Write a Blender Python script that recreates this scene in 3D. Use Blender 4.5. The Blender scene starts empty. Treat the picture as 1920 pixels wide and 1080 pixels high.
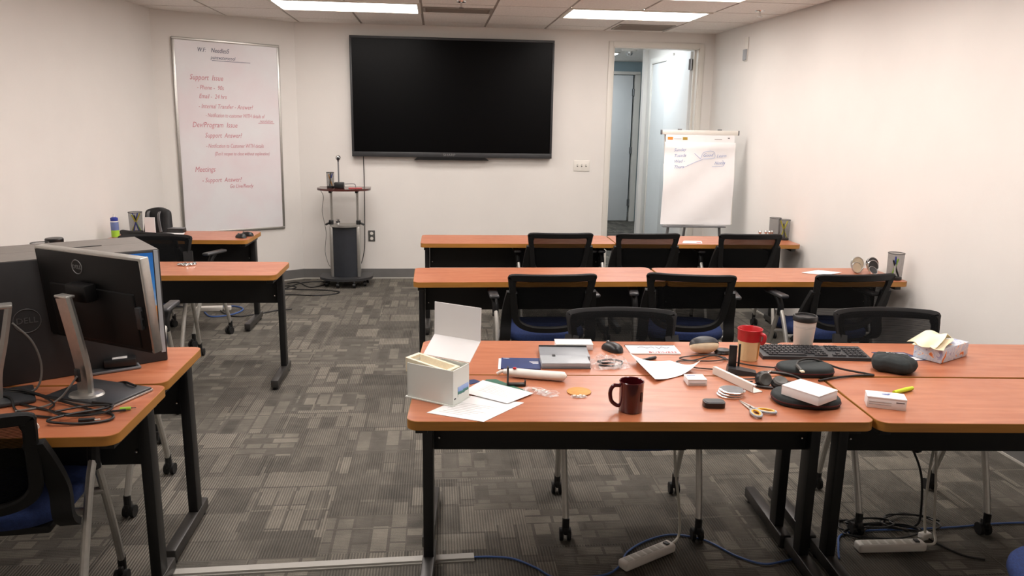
import bpy, bmesh, math, random
from mathutils import Vector, Matrix
random.seed(7)
PI = math.pi
SC = bpy.context.scene
COL = SC.collection

# ------------------------------------------------------------------ camera
CAM_F, CAM_P, CAM_R, CAM_Y, CAM_H = 1448.18, 0.21526, 0.01707, -0.09921, 1.6823
def make_camera():
    cy, sy = math.cos(CAM_Y), math.sin(CAM_Y)
    fwd = Vector((-sy*math.cos(CAM_P), cy*math.cos(CAM_P), -math.sin(CAM_P)))
    right = Vector((cy, sy, 0)); up = right.cross(fwd)
    c, s = math.cos(CAM_R), math.sin(CAM_R)
    r2 = right*c + up*s; u2 = up*c - right*s
    cam = bpy.data.cameras.new('camera'); o = bpy.data.objects.new('camera', cam); COL.objects.link(o)
    m = Matrix((r2, u2, -fwd)).transposed().to_4x4(); m.translation = (0, 0, CAM_H)
    o.matrix_world = m
    cam.sensor_width = 36; cam.lens = CAM_F/1920*36; cam.clip_start = .05; cam.clip_end = 100
    SC.camera = o
make_camera()
# ------------------------------------------------------------------ world and exposure
w = bpy.data.worlds.new('world'); SC.world = w; w.use_nodes = True
w.node_tree.nodes['Background'].inputs[0].default_value = (.9, .92, 1, 1)
w.node_tree.nodes['Background'].inputs[1].default_value = .05
SC.view_settings.view_transform = 'Standard'; SC.view_settings.look = 'None'
SC.view_settings.exposure = 0.0; SC.view_settings.gamma = 1.0
SC.view_settings.use_curve_mapping = False
LAMP = 11.8          # radiance of the room's ceiling light diffusers
LAMP_COL = (1.0, .935, .89)
HALL = 10.0

# ------------------------------------------------------------------ mesh helpers
def catmull(pts, n=6, closed=False):
    pts = [Vector(p) for p in pts]
    if len(pts) < 3 and not closed: return pts
    out = []; N = len(pts); segs = N if closed else N-1
    for i in range(segs):
        p1, p2 = pts[i], pts[(i+1) % N]
        p0 = pts[i-1] if (i > 0 or closed) else p1*2-p2
        p3 = pts[(i+2) % N] if (i+2 < N or closed) else p2*2-p1
        for k in range(n):
            t = k/n
            out.append(.5*((2*p1)+(p2-p0)*t+(2*p0-5*p1+4*p2-p3)*t*t+(3*p1-p0-3*p2+p3)*t**3))
    if not closed: out.append(pts[-1])
    return out

class M:
    def __init__(s): s.v = []; s.f = []
    def add(s, v, f):
        o = len(s.v); s.v += [tuple(p) for p in v]; s.f += [tuple(i+o for i in q) for q in f]; return s
    def box(s, c, d, rz=0, bev=0, rx=0, ry=0, seg=2):
        hx, hy, hz = d[0]/2, d[1]/2, d[2]/2
        R = Matrix.Rotation(rz, 3, 'Z') @ Matrix.Rotation(ry, 3, 'Y') @ Matrix.Rotation(rx, 3, 'X')
        if bev:
            bm = bmesh.new(); bmesh.ops.create_cube(bm, size=1)
            for v in bm.verts: v.co = Vector((v.co.x*d[0], v.co.y*d[1], v.co.z*d[2]))
            bmesh.ops.bevel(bm, geom=bm.edges[:], offset=bev, segments=seg, profile=.5, affect='EDGES')
            bm.verts.index_update()
            vs = [R @ v.co + Vector(c) for v in bm.verts]; fs = [[v.index for v in f.verts] for f in bm.faces]; bm.free()
        else:
            vs = [R @ Vector((x*hx, y*hy, z*hz)) + Vector(c) for z in (-1, 1) for y in (-1, 1) for x in (-1, 1)]
            fs = [(0, 2, 3, 1), (4, 5, 7, 6), (0, 1, 5, 4), (2, 6, 7, 3), (0, 4, 6, 2), (1, 3, 7, 5)]
        return s.add(vs, fs)
    def sweep(s, pts, sect, closed=False, up=(0, 0, 1), scale=None, caps=True):
        """sect: list of (a,b) in the frame (side, normal) carried along pts"""
        pts = [Vector(p) for p in pts]; N = len(pts); n = len(sect); v = []
        U = Vector(up); prev = None
        for i, p in enumerate(pts):
            a = pts[i-1] if (i > 0 or closed) else p
            b = pts[(i+1) % N] if (i+1 < N or closed) else p
            t = (b-a).normalized()
            if prev is None:
                sd = t.cross(U)
                if sd.length < 1e-3: sd = t.cross(Vector((1, 0, 0)))
            else:
                sd = prev - t*prev.dot(t)
                if sd.length < 1e-4: sd = t.cross(U)
            sd.normalize(); prev = sd; nm = sd.cross(t)
            k = scale[i] if scale else 1
            for a_, b_ in sect: v.append(p + sd*a_*k + nm*b_*k)
        f = []
        for i in range(N if closed else N-1):
            j = (i+1) % N
            for q in range(n): f.append((i*n+q, i*n+(q+1) % n, j*n+(q+1) % n, j*n+q))
        if not closed and caps: f += [tuple(range(n))[::-1], tuple(range((N-1)*n, N*n))]
        return s.add(v, f)
    def tube(s, pts, r, n=8, closed=False, sub=6, scale=None):
        if sub and len(pts) > 2: pts = catmull(pts, sub, closed)
        return s.sweep(pts, [(r*math.cos(2*PI*k/n), r*math.sin(2*PI*k/n)) for k in range(n)], closed, scale=scale)
    def cyl(s, p0, p1, r0, r1=None, n=16):
        r1 = r0 if r1 is None else r1
        p0, p1 = Vector(p0), Vector(p1); t = (p1-p0).normalized()
        sd = t.cross(Vector((0, 0, 1)))
        if sd.length < 1e-3: sd = Vector((1, 0, 0))
        sd.normalize(); nm = sd.cross(t); v = []
        for p, r in ((p0, r0), (p1, r1)):
            for k in range(n): v.append(p + sd*r*math.cos(2*PI*k/n) + nm*r*math.sin(2*PI*k/n))
        f = [(k, (k+1) % n, n+(k+1) % n, n+k) for k in range(n)] + [tuple(range(n))[::-1], tuple(range(n, 2*n))]
        return s.add(v, f)
    def lathe(s, prof, c=(0, 0, 0), n=24, sx=1, sy=1, caps=True):
        v = []; f = []; m = len(prof)
        for r, z in prof:
            for k in range(n): v.append((c[0]+r*sx*math.cos(2*PI*k/n), c[1]+r*sy*math.sin(2*PI*k/n), c[2]+z))
        for i in range(m-1):
            for k in range(n): f.append((i*n+k, i*n+(k+1) % n, (i+1)*n+(k+1) % n, (i+1)*n+k))
        if caps:
            if prof[0][0] > 1e-6: f.append(tuple(range(n))[::-1])
            if prof[-1][0] > 1e-6: f.append(tuple(range((m-1)*n, m*n)))
        return s.add(v, f)
    def prism(s, ol, z0, z1):
        n = len(ol)
        return s.add([(x, y, z0) for x, y in ol]+[(x, y, z1) for x, y in ol],
                     [tuple(range(n))[::-1], tuple(range(n, 2*n))]+[(k, (k+1) % n, n+(k+1) % n, n+k) for k in range(n)])
    def poly(s, pts): return s.add(pts, [tuple(range(len(pts)))])
    def grid(s, fn, nu, nv, th=0):
        """fn(u,v)->point; th gives it a thickness along the normal"""
        P = [[Vector(fn(i/nu, j/nv)) for i in range(nu+1)] for j in range(nv+1)]
        if not th:
            return s.add([p for r in P for p in r], [(j*(nu+1)+i, j*(nu+1)+i+1, (j+1)*(nu+1)+i+1, (j+1)*(nu+1)+i) for j in range(nv) for i in range(nu)])
        Q = []
        for j in range(nv+1):
            for i in range(nu+1):
                a = P[j][min(i+1, nu)]-P[j][max(i-1, 0)]; b = P[min(j+1, nv)][i]-P[max(j-1, 0)][i]
                nrm = a.cross(b); nrm.normalize(); Q.append(P[j][i]-nrm*th)
        A = [p for r in P for p in r]; K = len(A); W = nu+1
        f = [(j*W+i, j*W+i+1, (j+1)*W+i+1, (j+1)*W+i) for j in range(nv) for i in range(nu)]
        f += [tuple(K+q for q in t[::-1]) for t in f]
        rim = [i for i in range(nu+1)] + [(j*W+nu) for j in range(1, nv+1)] + [nv*W+i for i in range(nu-1, -1, -1)] + [j*W for j in range(nv-1, 0, -1)]
        for a, b in zip(rim, rim[1:]+rim[:1]): f.append((b, a, K+a, K+b))
        return s.add(A+Q, f)
    def sphere(s, c, r, n=16, m=10, sx=1, sy=1, sz=1):
        return s.lathe([(r*math.sin(PI*i/m)+(1e-5 if i in (0, m) else 0), -r*sz*math.cos(PI*i/m)) for i in range(m+1)], c, n, sx, sy)
    def xf(s, mat):
        s.v = [tuple(mat @ Vector(p)) for p in s.v]; return s

def rrect(w, d, r, n=5, cx=0, cy=0):
    o = []
    for sx, sy, a0 in ((1, 1, 0), (-1, 1, PI/2), (-1, -1, PI), (1, -1, 1.5*PI)):
        for k in range(n+1):
            a = a0+PI/2*k/n; o.append((cx+sx*(w/2-r)+r*math.cos(a), cy+sy*(d/2-r)+r*math.sin(a)))
    return o
def rot2(ol, a, dx=0, dy=0):
    c, s_ = math.cos(a), math.sin(a); return [(x*c-y*s_+dx, x*s_+y*c+dy) for x, y in ol]

MC = {}
def obj(name, m, mt, parent=None, loc=None, rot=None, smooth=35):
    me = m
    if isinstance(m, M):
        me = bpy.data.meshes.new(name); me.from_pydata(m.v, [], m.f); me.update()
        bm = bmesh.new(); bm.from_mesh(me); bmesh.ops.recalc_face_normals(bm, faces=bm.faces[:]); bm.to_mesh(me); bm.free()
        if smooth:
            me.polygons.foreach_set('use_smooth', [True]*len(me.polygons)); me.set_sharp_from_angle(angle=math.radians(smooth))
    if mt is not None and not me.materials: me.materials.append(MT[mt] if isinstance(mt, str) else mt)
    o = bpy.data.objects.new(name, me); COL.objects.link(o)
    if parent: o.parent = parent
    if loc: o.location = loc
    if rot is not None: o.rotation_euler = rot if hasattr(rot, '__len__') else (0, 0, rot)
    return o
def tag(o, label, cat, group=None, kind=None):
    o['label'] = label; o['category'] = cat
    if group: o['group'] = group
    if kind: o['kind'] = kind
    return o
def thing(name, label, cat, loc=(0, 0, 0), rz=0, group=None):
    o = bpy.data.objects.new(name, None); COL.objects.link(o); o.empty_display_size = .05
    o.location = loc; o.rotation_euler = (0, 0, rz)
    return tag(o, label, cat, group)
def struct(name, m, mt, parent=None, label=None, **k):
    o = obj(name, m, mt, parent, **k)
    if not parent: o['kind'] = 'structure'
    if label: o['label'] = label; 
    return o
def copy_tree(o, parent=None):
    c = o.copy(); COL.objects.link(c)
    if parent: c.parent = parent
    for ch in [x for x in o.children]: copy_tree(ch, c)
    return c
def text_mesh(txt, size, mt, shear=0, ext=.0004, align='LEFT', sx=1.0):
    cu = bpy.data.curves.new('writing', 'FONT'); cu.body = txt; cu.size = size; cu.shear = shear; cu.extrude = ext; cu.align_x = align
    cu.resolution_u = 2
    t = bpy.data.objects.new('writing', cu); COL.objects.link(t)
    bpy.context.view_layer.update()
    dg = bpy.context.evaluated_depsgraph_get()
    me = bpy.data.meshes.new_from_object(t.evaluated_get(dg)); bpy.data.objects.remove(t); bpy.data.curves.remove(cu)
    if sx != 1:
        for v in me.vertices: v.co.x *= sx
    me.materials.clear(); me.materials.append(MT[mt]); return me
def writing(txt, size, mt, parent, mat, name='lettering', **k):
    o = obj(name, text_mesh(txt, size, mt, **k), None, parent); o.matrix_local = mat; return o
def frame_mat(o, x, y):
    x = Vector(x).normalized(); y = Vector(y); y = (y - x*y.dot(x)).normalized(); z = x.cross(y)
    m = Matrix((x, y, z)).transposed().to_4x4(); m.translation = Vector(o); return m

# ------------------------------------------------------------------ materials
MT = {}
def lin(h):
    h = h.lstrip('#'); o = []
    for i in (0, 2, 4):
        c = int(h[i:i+2], 16)/255; o.append(c/12.92 if c <= .04045 else ((c+.055)/1.055)**2.4)
    return (*o, 1)
def mat(name, col, rough=.5, metal=0, var=0, scale=20, bump=0, bscale=200, spec=.5, stretch=(1, 1, 1), coat=0, emit=None, estr=0, trans=0, alpha=1):
    m = bpy.data.materials.new(name); m.use_nodes = True; nt = m.node_tree; b = nt.nodes['Principled BSDF']
    b.inputs['Base Color'].default_value = lin(col); b.inputs['Roughness'].default_value = rough
    b.inputs['Metallic'].default_value = metal; b.inputs['Specular IOR Level'].default_value = spec
    b.inputs['Coat Weight'].default_value = coat; b.inputs['Transmission Weight'].default_value = trans; b.inputs['Alpha'].default_value = alpha
    if emit: b.inputs['Emission Color'].default_value = (*emit, 1); b.inputs['Emission Strength'].default_value = estr
    if var or bump:
        tc = nt.nodes.new('ShaderNodeTexCoord'); mp = nt.nodes.new('ShaderNodeMapping'); mp.inputs['Scale'].default_value = stretch
        nt.links.new(tc.outputs['Object'], mp.inputs[0])
    if var:
        n = nt.nodes.new('ShaderNodeTexNoise'); n.inputs['Scale'].default_value = scale; n.inputs['Detail'].default_value = 4
        nt.links.new(mp.outputs[0], n.inputs['Vector'])
        r = nt.nodes.new('ShaderNodeValToRGB'); c = lin(col)
        r.color_ramp.elements[0].position = .3; r.color_ramp.elements[1].position = .7
        r.color_ramp.elements[0].color = (*[x*(1-var) for x in c[:3]], 1); r.color_ramp.elements[1].color = (*[min(1, x*(1+var)) for x in c[:3]], 1)
        nt.links.new(n.outputs[0], r.inputs[0]); nt.links.new(r.outputs[0], b.inputs['Base Color'])
    if bump:
        n2 = nt.nodes.new('ShaderNodeTexNoise'); n2.inputs['Scale'].default_value = bscale; n2.inputs['Detail'].default_value = 2
        nt.links.new(mp.outputs[0], n2.inputs['Vector'])
        bp = nt.nodes.new('ShaderNodeBump'); bp.inputs['Strength'].default_value = bump; bp.inputs['Distance'].default_value = .003
        nt.links.new(n2.outputs[0], bp.inputs['Height']); nt.links.new(bp.outputs[0], b.inputs['Normal'])
    MT[name] = m; return m

mat('wall_paint', '#e4e0db', .75, var=.015, scale=3, bump=.12, bscale=260)
mat('ceiling_tile', '#e9e4de', .9, var=.05, scale=60, bump=.5, bscale=180, stretch=(1, .35, 1))
mat('ceiling_bar', '#a39b92', .6, var=.03)
mat('slab', '#777068', .9, var=.05)
mat('base_vinyl', '#6b6a68', .5, var=.06, scale=8)
mat('base_toe', '#b9b5ad', .5, var=.03)
mat('door_white', '#e4e6e6', .5, var=.01, scale=5)
mat('trim_white', '#dfdbd3', .45, var=.01, scale=5)
mat('hinge', '#8b8d90', .35, .9, var=.05)
mat('lamp_frame', '#d8d2c8', .5, var=.02)
mat('vent', '#9a948c', .6, var=.04)
mat('black_metal', '#121213', .42, var=.15, scale=40, spec=.5)
mat('black_panel', '#0c0c0d', .6, var=.15, scale=30)
mat('foot_metal', '#3a3836', .38, .3, var=.1)  # black satin feet, lightened to carry grey reflections in the base colour
mat('silver', '#b9b7b2', .35, .85, var=.05, scale=60)
mat('chair_leg', '#c4c2bc', .38, .7, var=.05, scale=60)
mat('chrome', '#dcdcdc', .12, 1, var=.03)
mat('black_plastic', '#151516', .38, var=.15, scale=30)
mat('chair_plastic', '#131314', .55, var=.12, scale=40, bump=.15, bscale=500, spec=.35)
mat('arm_plastic', '#3b3b3d', .33, var=.08)  # black armrests; the grey of their highlights is put into this colour
mat('grey_plastic', '#6d6d6f', .4, var=.05)
mat('key_grey', '#333336', .45, var=.08)
mat('dark_grey', '#2e2f31', .45, var=.1)
mat('rubber', '#0e0e0e', .7, var=.1)
mat('seat_blue', '#1c2f5e', .9, var=.25, scale=90, bump=.6, bscale=420, stretch=(1, 3, 1))
mat('white_plastic', '#e6e2da', .4, var=.01)
mat('paper', '#eceaea', .7, var=.012, scale=9)
mat('print_grey', '#b9b6b4', .8, var=.1)
mat('cream', '#ece0c2', .75, var=.05, scale=30)
mat('tissue_cream', '#f0e4c4', .85, var=.03, scale=30)
mat('pulp', '#eadfc6', .8, var=.05, scale=40, bump=.3)
mat('box_white', '#dfe3dd', .5, var=.01, scale=6)
mat('green_folder', '#2c6350', .5, var=.15)
mat('navy', '#1f3264', .4, var=.12, scale=12)
mat('grey_folder', '#83868b', .4, var=.06, scale=10)
mat('grey_folder_light', '#a3a7ab', .4, var=.06)
mat('coaster', '#c98f45', .6, var=.1, scale=60)
mat('maroon', '#4b1118', .18, var=.06, coat=.4)
mat('red_plastic', '#b51f28', .3, var=.04, coat=.2)
mat('cream_plastic', '#f6eebe', .4, var=.03)
mat('yellow_handle', '#e0a930', .4, var=.04)
mat('neon', '#c9e02c', .4, var=.05)
mat('neoprene', '#22292a', .8, var=.18, scale=50, bump=.4, bscale=600)
mat('red_zip', '#4e1f22', .7, var=.15)
mat('cable_black', '#141414', .5, var=.1)
mat('cable_blue', '#3c5f9e', .5, var=.08)
mat('cable_white', '#c9c5ba', .5, var=.04)
mat('cable_grey', '#6f6d69', .5, var=.05)
mat('ink_red', '#c27c86', .6, var=.1)
mat('ink_dark', '#3a4260', .6, var=.1)
mat('ink_blue', '#93a3cd', .6, var=.1)
mat('print_red', '#b13434', .6, var=.1)
mat('print_orange', '#e08a33', .6, var=.1)
mat('print_gold', '#a98b2f', .6, var=.1)
mat('print_blue', '#6c7cae', .6, var=.1)
mat('box_black', '#262526', .65, var=.1, scale=25)
mat('box_top', '#6b6560', .6, var=.06, scale=18)
mat('logo_grey', '#7d7d7d', .4, var=.03)
mat('logo_dim', '#4d4c4c', .4, var=.03)
mat('cart_top', '#4a2420', .25, var=.1, coat=.3)
mat('cart_panel', '#2a2d33', .45, var=.1)
mat('tv_frame', '#0a0a0b', .5, var=.1, spec=.3)
mat('tv_screen', '#020203', .32, var=.05, spec=.10)
mat('wire_mesh', '#3b3b3b', .4, .5, var=.1)
mat('yellow_marker', '#d8cf3a', .5, var=.05)
mat('lime', '#9ccb3a', .45, var=.06)
mat('deep_blue', '#2b3a94', .45, var=.06)
mat('teal_wall', '#9fb3bb', .75, var=.02)
mat('beige_disc', '#b9ab93', .5, var=.08)
mat('rubber_grey', '#545350', .6, var=.06)
mat('raceway', '#a6a39c', .5, var=.04)
mat('bag_black', '#17181a', .65, var=.25, scale=25, bump=.3, bscale=90)
mat('brown_edge', '#a97433', .4, var=.12, scale=14, stretch=(.4, .4, 5))

def wood_mat():
    m = bpy.data.materials.new('table_laminate'); m.use_nodes = True; nt = m.node_tree; b = nt.nodes['Principled BSDF']
    tc = nt.nodes.new('ShaderNodeTexCoord'); mp = nt.nodes.new('ShaderNodeMapping'); mp.inputs['Scale'].default_value = (1.2, 9, 9)
    n = nt.nodes.new('ShaderNodeTexNoise'); n.inputs['Scale'].default_value = 3; n.inputs['Detail'].default_value = 6; n.inputs['Distortion'].default_value = .6
    r = nt.nodes.new('ShaderNodeValToRGB'); e = r.color_ramp.elements
    e[0].position = .3; e[0].color = lin('#a35c3c'); e[1].position = .72; e[1].color = lin('#b97655')
    n2 = nt.nodes.new('ShaderNodeTexNoise'); n2.inputs['Scale'].default_value = 25
    r2 = nt.nodes.new('ShaderNodeMapRange'); r2.inputs[3].default_value = .28; r2.inputs[4].default_value = .38
    L = nt.links.new
    L(tc.outputs['Object'], mp.inputs[0]); L(mp.outputs[0], n.inputs['Vector']); L(n.outputs[0], r.inputs[0]); L(r.outputs[0], b.inputs['Base Color'])
    L(tc.outputs['Object'], n2.inputs['Vector']); L(n2.outputs[0], r2.inputs[0]); L(r2.outputs[0], b.inputs['Roughness'])
    b.inputs['Specular IOR Level'].default_value = .8
    MT['table_laminate'] = m
wood_mat()

def carpet_mat():
    m = bpy.data.materials.new('carpet'); m.use_nodes = True; nt = m.node_tree; b = nt.nodes['Principled BSDF']; L = nt.links.new
    tc = nt.nodes.new('ShaderNodeTexCoord')
    def N(t): return nt.nodes.new(t)
    def brick(w, h, off, rot, shift, sq=1.0, sqf=2):
        mp = N('ShaderNodeMapping'); mp.inputs['Rotation'].default_value = (0, 0, rot); mp.inputs['Location'].default_value = shift
        L(tc.outputs['Object'], mp.inputs[0]); t = N('ShaderNodeTexBrick'); L(mp.outputs[0], t.inputs['Vector'])
        t.inputs['Color1'].default_value = (0, 0, 0, 1); t.inputs['Color2'].default_value = (1, 1, 1, 1); t.inputs['Mortar'].default_value = (.5, .5, .5, 1)
        t.inputs['Scale'].default_value = 1; t.inputs['Mortar Size'].default_value = .007; t.inputs['Mortar Smooth'].default_value = .2
        t.inputs['Brick Width'].default_value = w; t.inputs['Row Height'].default_value = h; t.offset = off; t.squash = sq; t.squash_frequency = sqf
        return t
    def math_(op, a, b_=None, c=None):
        k = N('ShaderNodeMath'); k.operation = op
        for i, q in enumerate((a, b_, c)):
            if q is None: continue
            if isinstance(q, (int, float)): k.inputs[i].default_value = q
            else: L(q, k.inputs[i])
        return k.outputs[0]
    big = brick(.30, .23, .37, 0, (.1, .3, 0), .6, 3)      # large blocks
    thin = brick(.17, .065, .45, 0, (.7, .21, 0), .5, 2)   # thin slips across
    tall = brick(.34, .075, .4, PI/2, (.35, .5, 0), .6, 3) # narrow slips along
    msk = brick(.42, .31, .31, 0, (.05, .62, 0), .7, 2)    # which pattern shows where
    mk2 = brick(.26, .36, .43, PI/2, (.9, .12, 0), .7, 2)
    t1 = math_('GREATER_THAN', msk.outputs[0], .60); t2 = math_('GREATER_THAN', mk2.outputs[0], .55)
    def mix(f, a, b_): 
        return math_('ADD', math_('MULTIPLY', a, math_('SUBTRACT', 1, f)), math_('MULTIPLY', b_, f))
    v = mix(t1, big.outputs[0], thin.outputs[0]); v = mix(t2, v, tall.outputs[0])
    mo = mix(t2, mix(t1, big.outputs[1], thin.outputs[1]), tall.outputs[1])
    # fine ribs
    sx = N('ShaderNodeSeparateXYZ'); L(tc.outputs['Object'], sx.inputs[0])
    ribx = math_('SINE', math_('MULTIPLY', sx.outputs[0], 2*PI/.0115)); riby = math_('SINE', math_('MULTIPLY', sx.outputs[1], 2*PI/.0115))
    rib = mix(t1, ribx, math_('MULTIPLY', riby, .4))
    nz = N('ShaderNodeTexNoise'); nz.inputs['Scale'].default_value = 260; nz.inputs['Detail'].default_value = 2; L(tc.outputs['Object'], nz.inputs['Vector'])
    nb = N('ShaderNodeTexNoise'); nb.inputs['Scale'].default_value = 9; nb.inputs['Detail'].default_value = 3; L(tc.outputs['Object'], nb.inputs['Vector'])
    val = math_('ADD', math_('MULTIPLY', v, .52), .20)
    val = math_('ADD', val, math_('MULTIPLY', rib, .17)); val = math_('ADD', val, math_('MULTIPLY', math_('SUBTRACT', nz.outputs[0], .5), .55))
    val = math_('ADD', val, math_('MULTIPLY', math_('SUBTRACT', nb.outputs[0], .5), .5))
    val = math_('SUBTRACT', val, math_('MULTIPLY', mo, .13))
    r = N('ShaderNodeValToRGB'); e = r.color_ramp.elements
    e[0].position = 0; e[0].color = lin('#45433f'); e[1].position = 1; e[1].color = lin('#918b80')
    k = e.new(.5); k.color = lin('#68645d')
    L(val, r.inputs[0]); L(r.outputs[0], b.inputs['Base Color']); b.inputs['Roughness'].default_value = .95; b.inputs['Specular IOR Level'].default_value = .1
    bp = N('ShaderNodeBump'); bp.inputs['Strength'].default_value = .5; bp.inputs['Distance'].default_value = .004
    L(math_('ADD', rib, nz.outputs[0]), bp.inputs['Height']); L(bp.outputs[0], b.inputs['Normal'])
    MT['carpet'] = m
carpet_mat()

def chair_mesh_mat():
    m = bpy.data.materials.new('chair_mesh'); m.use_nodes = True; nt = m.node_tree; b = nt.nodes['Principled BSDF']; L = nt.links.new
    b.inputs['Base Color'].default_value = lin('#0d0e0f'); b.inputs['Roughness'].default_value = .9; b.inputs['Specular IOR Level'].default_value = .15
    tc = nt.nodes.new('ShaderNodeTexCoord'); w_ = nt.nodes.new('ShaderNodeTexWave'); w_.bands_direction = 'Z'; w_.inputs['Scale'].default_value = 62
    w_.inputs['Distortion'].default_value = .15
    L(tc.outputs['Object'], w_.inputs['Vector'])
    mr = nt.nodes.new('ShaderNodeMapRange'); mr.inputs[3].default_value = .98; mr.inputs[4].default_value = .76
    L(w_.outputs['Fac'], mr.inputs[0]); L(mr.outputs[0], b.inputs['Alpha'])
    MT['chair_mesh'] = m
chair_mesh_mat()

def film_mat():
    m = bpy.data.materials.new('clear_film'); m.use_nodes = True; b = m.node_tree.nodes['Principled BSDF']; nt = m.node_tree
    b.inputs['Base Color'].default_value = (.9, .9, .9, 1); b.inputs['Roughness'].default_value = .08; b.inputs['Alpha'].default_value = .3
    tc = nt.nodes.new('ShaderNodeTexCoord'); n = nt.nodes.new('ShaderNodeTexNoise'); n.inputs['Scale'].default_value = 45
    nt.links.new(tc.outputs['Object'], n.inputs['Vector'])
    mr = nt.nodes.new('ShaderNodeMapRange'); mr.inputs[1].default_value = .45; mr.inputs[2].default_value = .7; mr.inputs[3].default_value = .12; mr.inputs[4].default_value = .55
    nt.links.new(n.outputs[0], mr.inputs[0]); nt.links.new(mr.outputs[0], b.inputs['Alpha'])
    MT['clear_film'] = m
film_mat()

def wire_cup_mat():
    m = bpy.data.materials.new('cup_mesh'); m.use_nodes = True; nt = m.node_tree; b = nt.nodes['Principled BSDF']; L = nt.links.new
    b.inputs['Base Color'].default_value = lin('#2b2b2b'); b.inputs['Roughness'].default_value = .4
    tc = nt.nodes.new('ShaderNodeTexCoord'); ck = nt.nodes.new('ShaderNodeTexChecker'); ck.inputs['Scale'].default_value = 520
    L(tc.outputs['Object'], ck.inputs['Vector'])
    mr = nt.nodes.new('ShaderNodeMapRange'); mr.inputs[3].default_value = .22; mr.inputs[4].default_value = .62
    L(ck.outputs['Fac'], mr.inputs[0]); L(mr.outputs[0], b.inputs['Alpha'])
    MT['cup_mesh'] = m
wire_cup_mat()

def board_mat():
    m = bpy.data.materials.new('whiteboard'); m.use_nodes = True; nt = m.node_tree; b = nt.nodes['Principled BSDF']; L = nt.links.new
    tc = nt.nodes.new('ShaderNodeTexCoord'); n = nt.nodes.new('ShaderNodeTexNoise'); n.inputs['Scale'].default_value = 2.2; n.inputs['Detail'].default_value = 5
    L(tc.outputs['Object'], n.inputs['Vector']); r = nt.nodes.new('ShaderNodeValToRGB'); e = r.color_ramp.elements
    e[0].position = .38; e[0].color = lin('#e4e3e5'); e[1].position = .75; e[1].color = lin('#e4d6da')
    L(n.outputs[0], r.inputs[0]); L(r.outputs[0], b.inputs['Base Color']); b.inputs['Roughness'].default_value = .16
    MT['whiteboard'] = m
board_mat()

def floral_mat():
    m = bpy.data.materials.new('floral_card'); m.use_nodes = True; nt = m.node_tree; b = nt.nodes['Principled BSDF']; L = nt.links.new
    tc = nt.nodes.new('ShaderNodeTexCoord'); n = nt.nodes.new('ShaderNodeTexNoise'); n.inputs['Scale'].default_value = 22; n.inputs['Detail'].default_value = 2; n.inputs['Distortion'].default_value = 1.5
    L(tc.outputs['Object'], n.inputs['Vector']); r = nt.nodes.new('ShaderNodeValToRGB'); r.color_ramp.interpolation = 'EASE'; e = r.color_ramp.elements
    e[0].position = .33; e[0].color = lin('#9aa0c4'); e[1].position = .46; e[1].color = lin('#d7dde6')
    for p, c in ((.55, '#c3d0e2'), (.63, '#e6e2e0'), (.68, '#e98a45'), (.76, '#e2733a')): k = e.new(p); k.color = lin(c)
    L(n.outputs[0], r.inputs[0]); L(r.outputs[0], b.inputs['Base Color']); b.inputs['Roughness'].default_value = .5
    MT['floral_card'] = m
floral_mat()

def picture_mat(name, stops, axis='Z', lo=0, hi=1):
    """flat print: colour bands along one object axis with a wavy edge"""
    m = bpy.data.materials.new(name); m.use_nodes = True; nt = m.node_tree; b = nt.nodes['Principled BSDF']; L = nt.links.new
    tc = nt.nodes.new('ShaderNodeTexCoord'); sp = nt.nodes.new('ShaderNodeSeparateXYZ'); L(tc.outputs['Object'], sp.inputs[0])
    n = nt.nodes.new('ShaderNodeTexNoise'); n.inputs['Scale'].default_value = 40; L(tc.outputs['Object'], n.inputs['Vector'])
    mr = nt.nodes.new('ShaderNodeMapRange'); mr.inputs[1].default_value = lo; mr.inputs[2].default_value = hi; L(sp.outputs[axis], mr.inputs[0])
    a = nt.nodes.new('ShaderNodeMath'); a.operation = 'MULTIPLY_ADD'; L(n.outputs[0], a.inputs[0]); a.inputs[1].default_value = .3; L(mr.outputs[0], a.inputs[2])
    s2 = nt.nodes.new('ShaderNodeMath'); s2.operation = 'SUBTRACT'; L(a.outputs[0], s2.inputs[0]); s2.inputs[1].default_value = .15
    r = nt.nodes.new('ShaderNodeValToRGB'); e = r.color_ramp.elements
    e[0].position = stops[0][0]; e[0].color = lin(stops[0][1]); e[1].position = stops[-1][0]; e[1].color = lin(stops[-1][1])
    for p, c in stops[1:-1]: k = e.new(p); k.color = lin(c)
    L(s2.outputs[0], r.inputs[0]); L(r.outputs[0], b.inputs['Base Color']); b.inputs['Roughness'].default_value = .45
    MT[name] = m
picture_mat('sky_print', [(0, '#d27a2a'), (.2, '#e0923a'), (.26, '#a8c8e8'), (.5, '#3f8ede'), (1, '#1f6fc8')], 'Z', -.14, .15)
picture_mat('hill_print', [(0, '#dfe3dd'), (.2, '#dfe3dd'), (.25, '#2f6a68'), (.5, '#3f8577'), (.55, '#7d9fdc'), (1, '#a6bdea')], 'Z', -.018, .018)

def emit_mat(name, col, strength):
    m = bpy.data.materials.new(name); m.use_nodes = True; nt = m.node_tree; b = nt.nodes['Principled BSDF']
    b.inputs['Base Color'].default_value = (.9, .9, .9, 1); b.inputs['Emission Color'].default_value = (*col, 1); b.inputs['Emission Strength'].default_value = strength
    MT[name] = m
emit_mat('diffuser', LAMP_COL, LAMP)
emit_mat('hall_diffuser', (.86, .94, 1.0), HALL)

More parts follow.
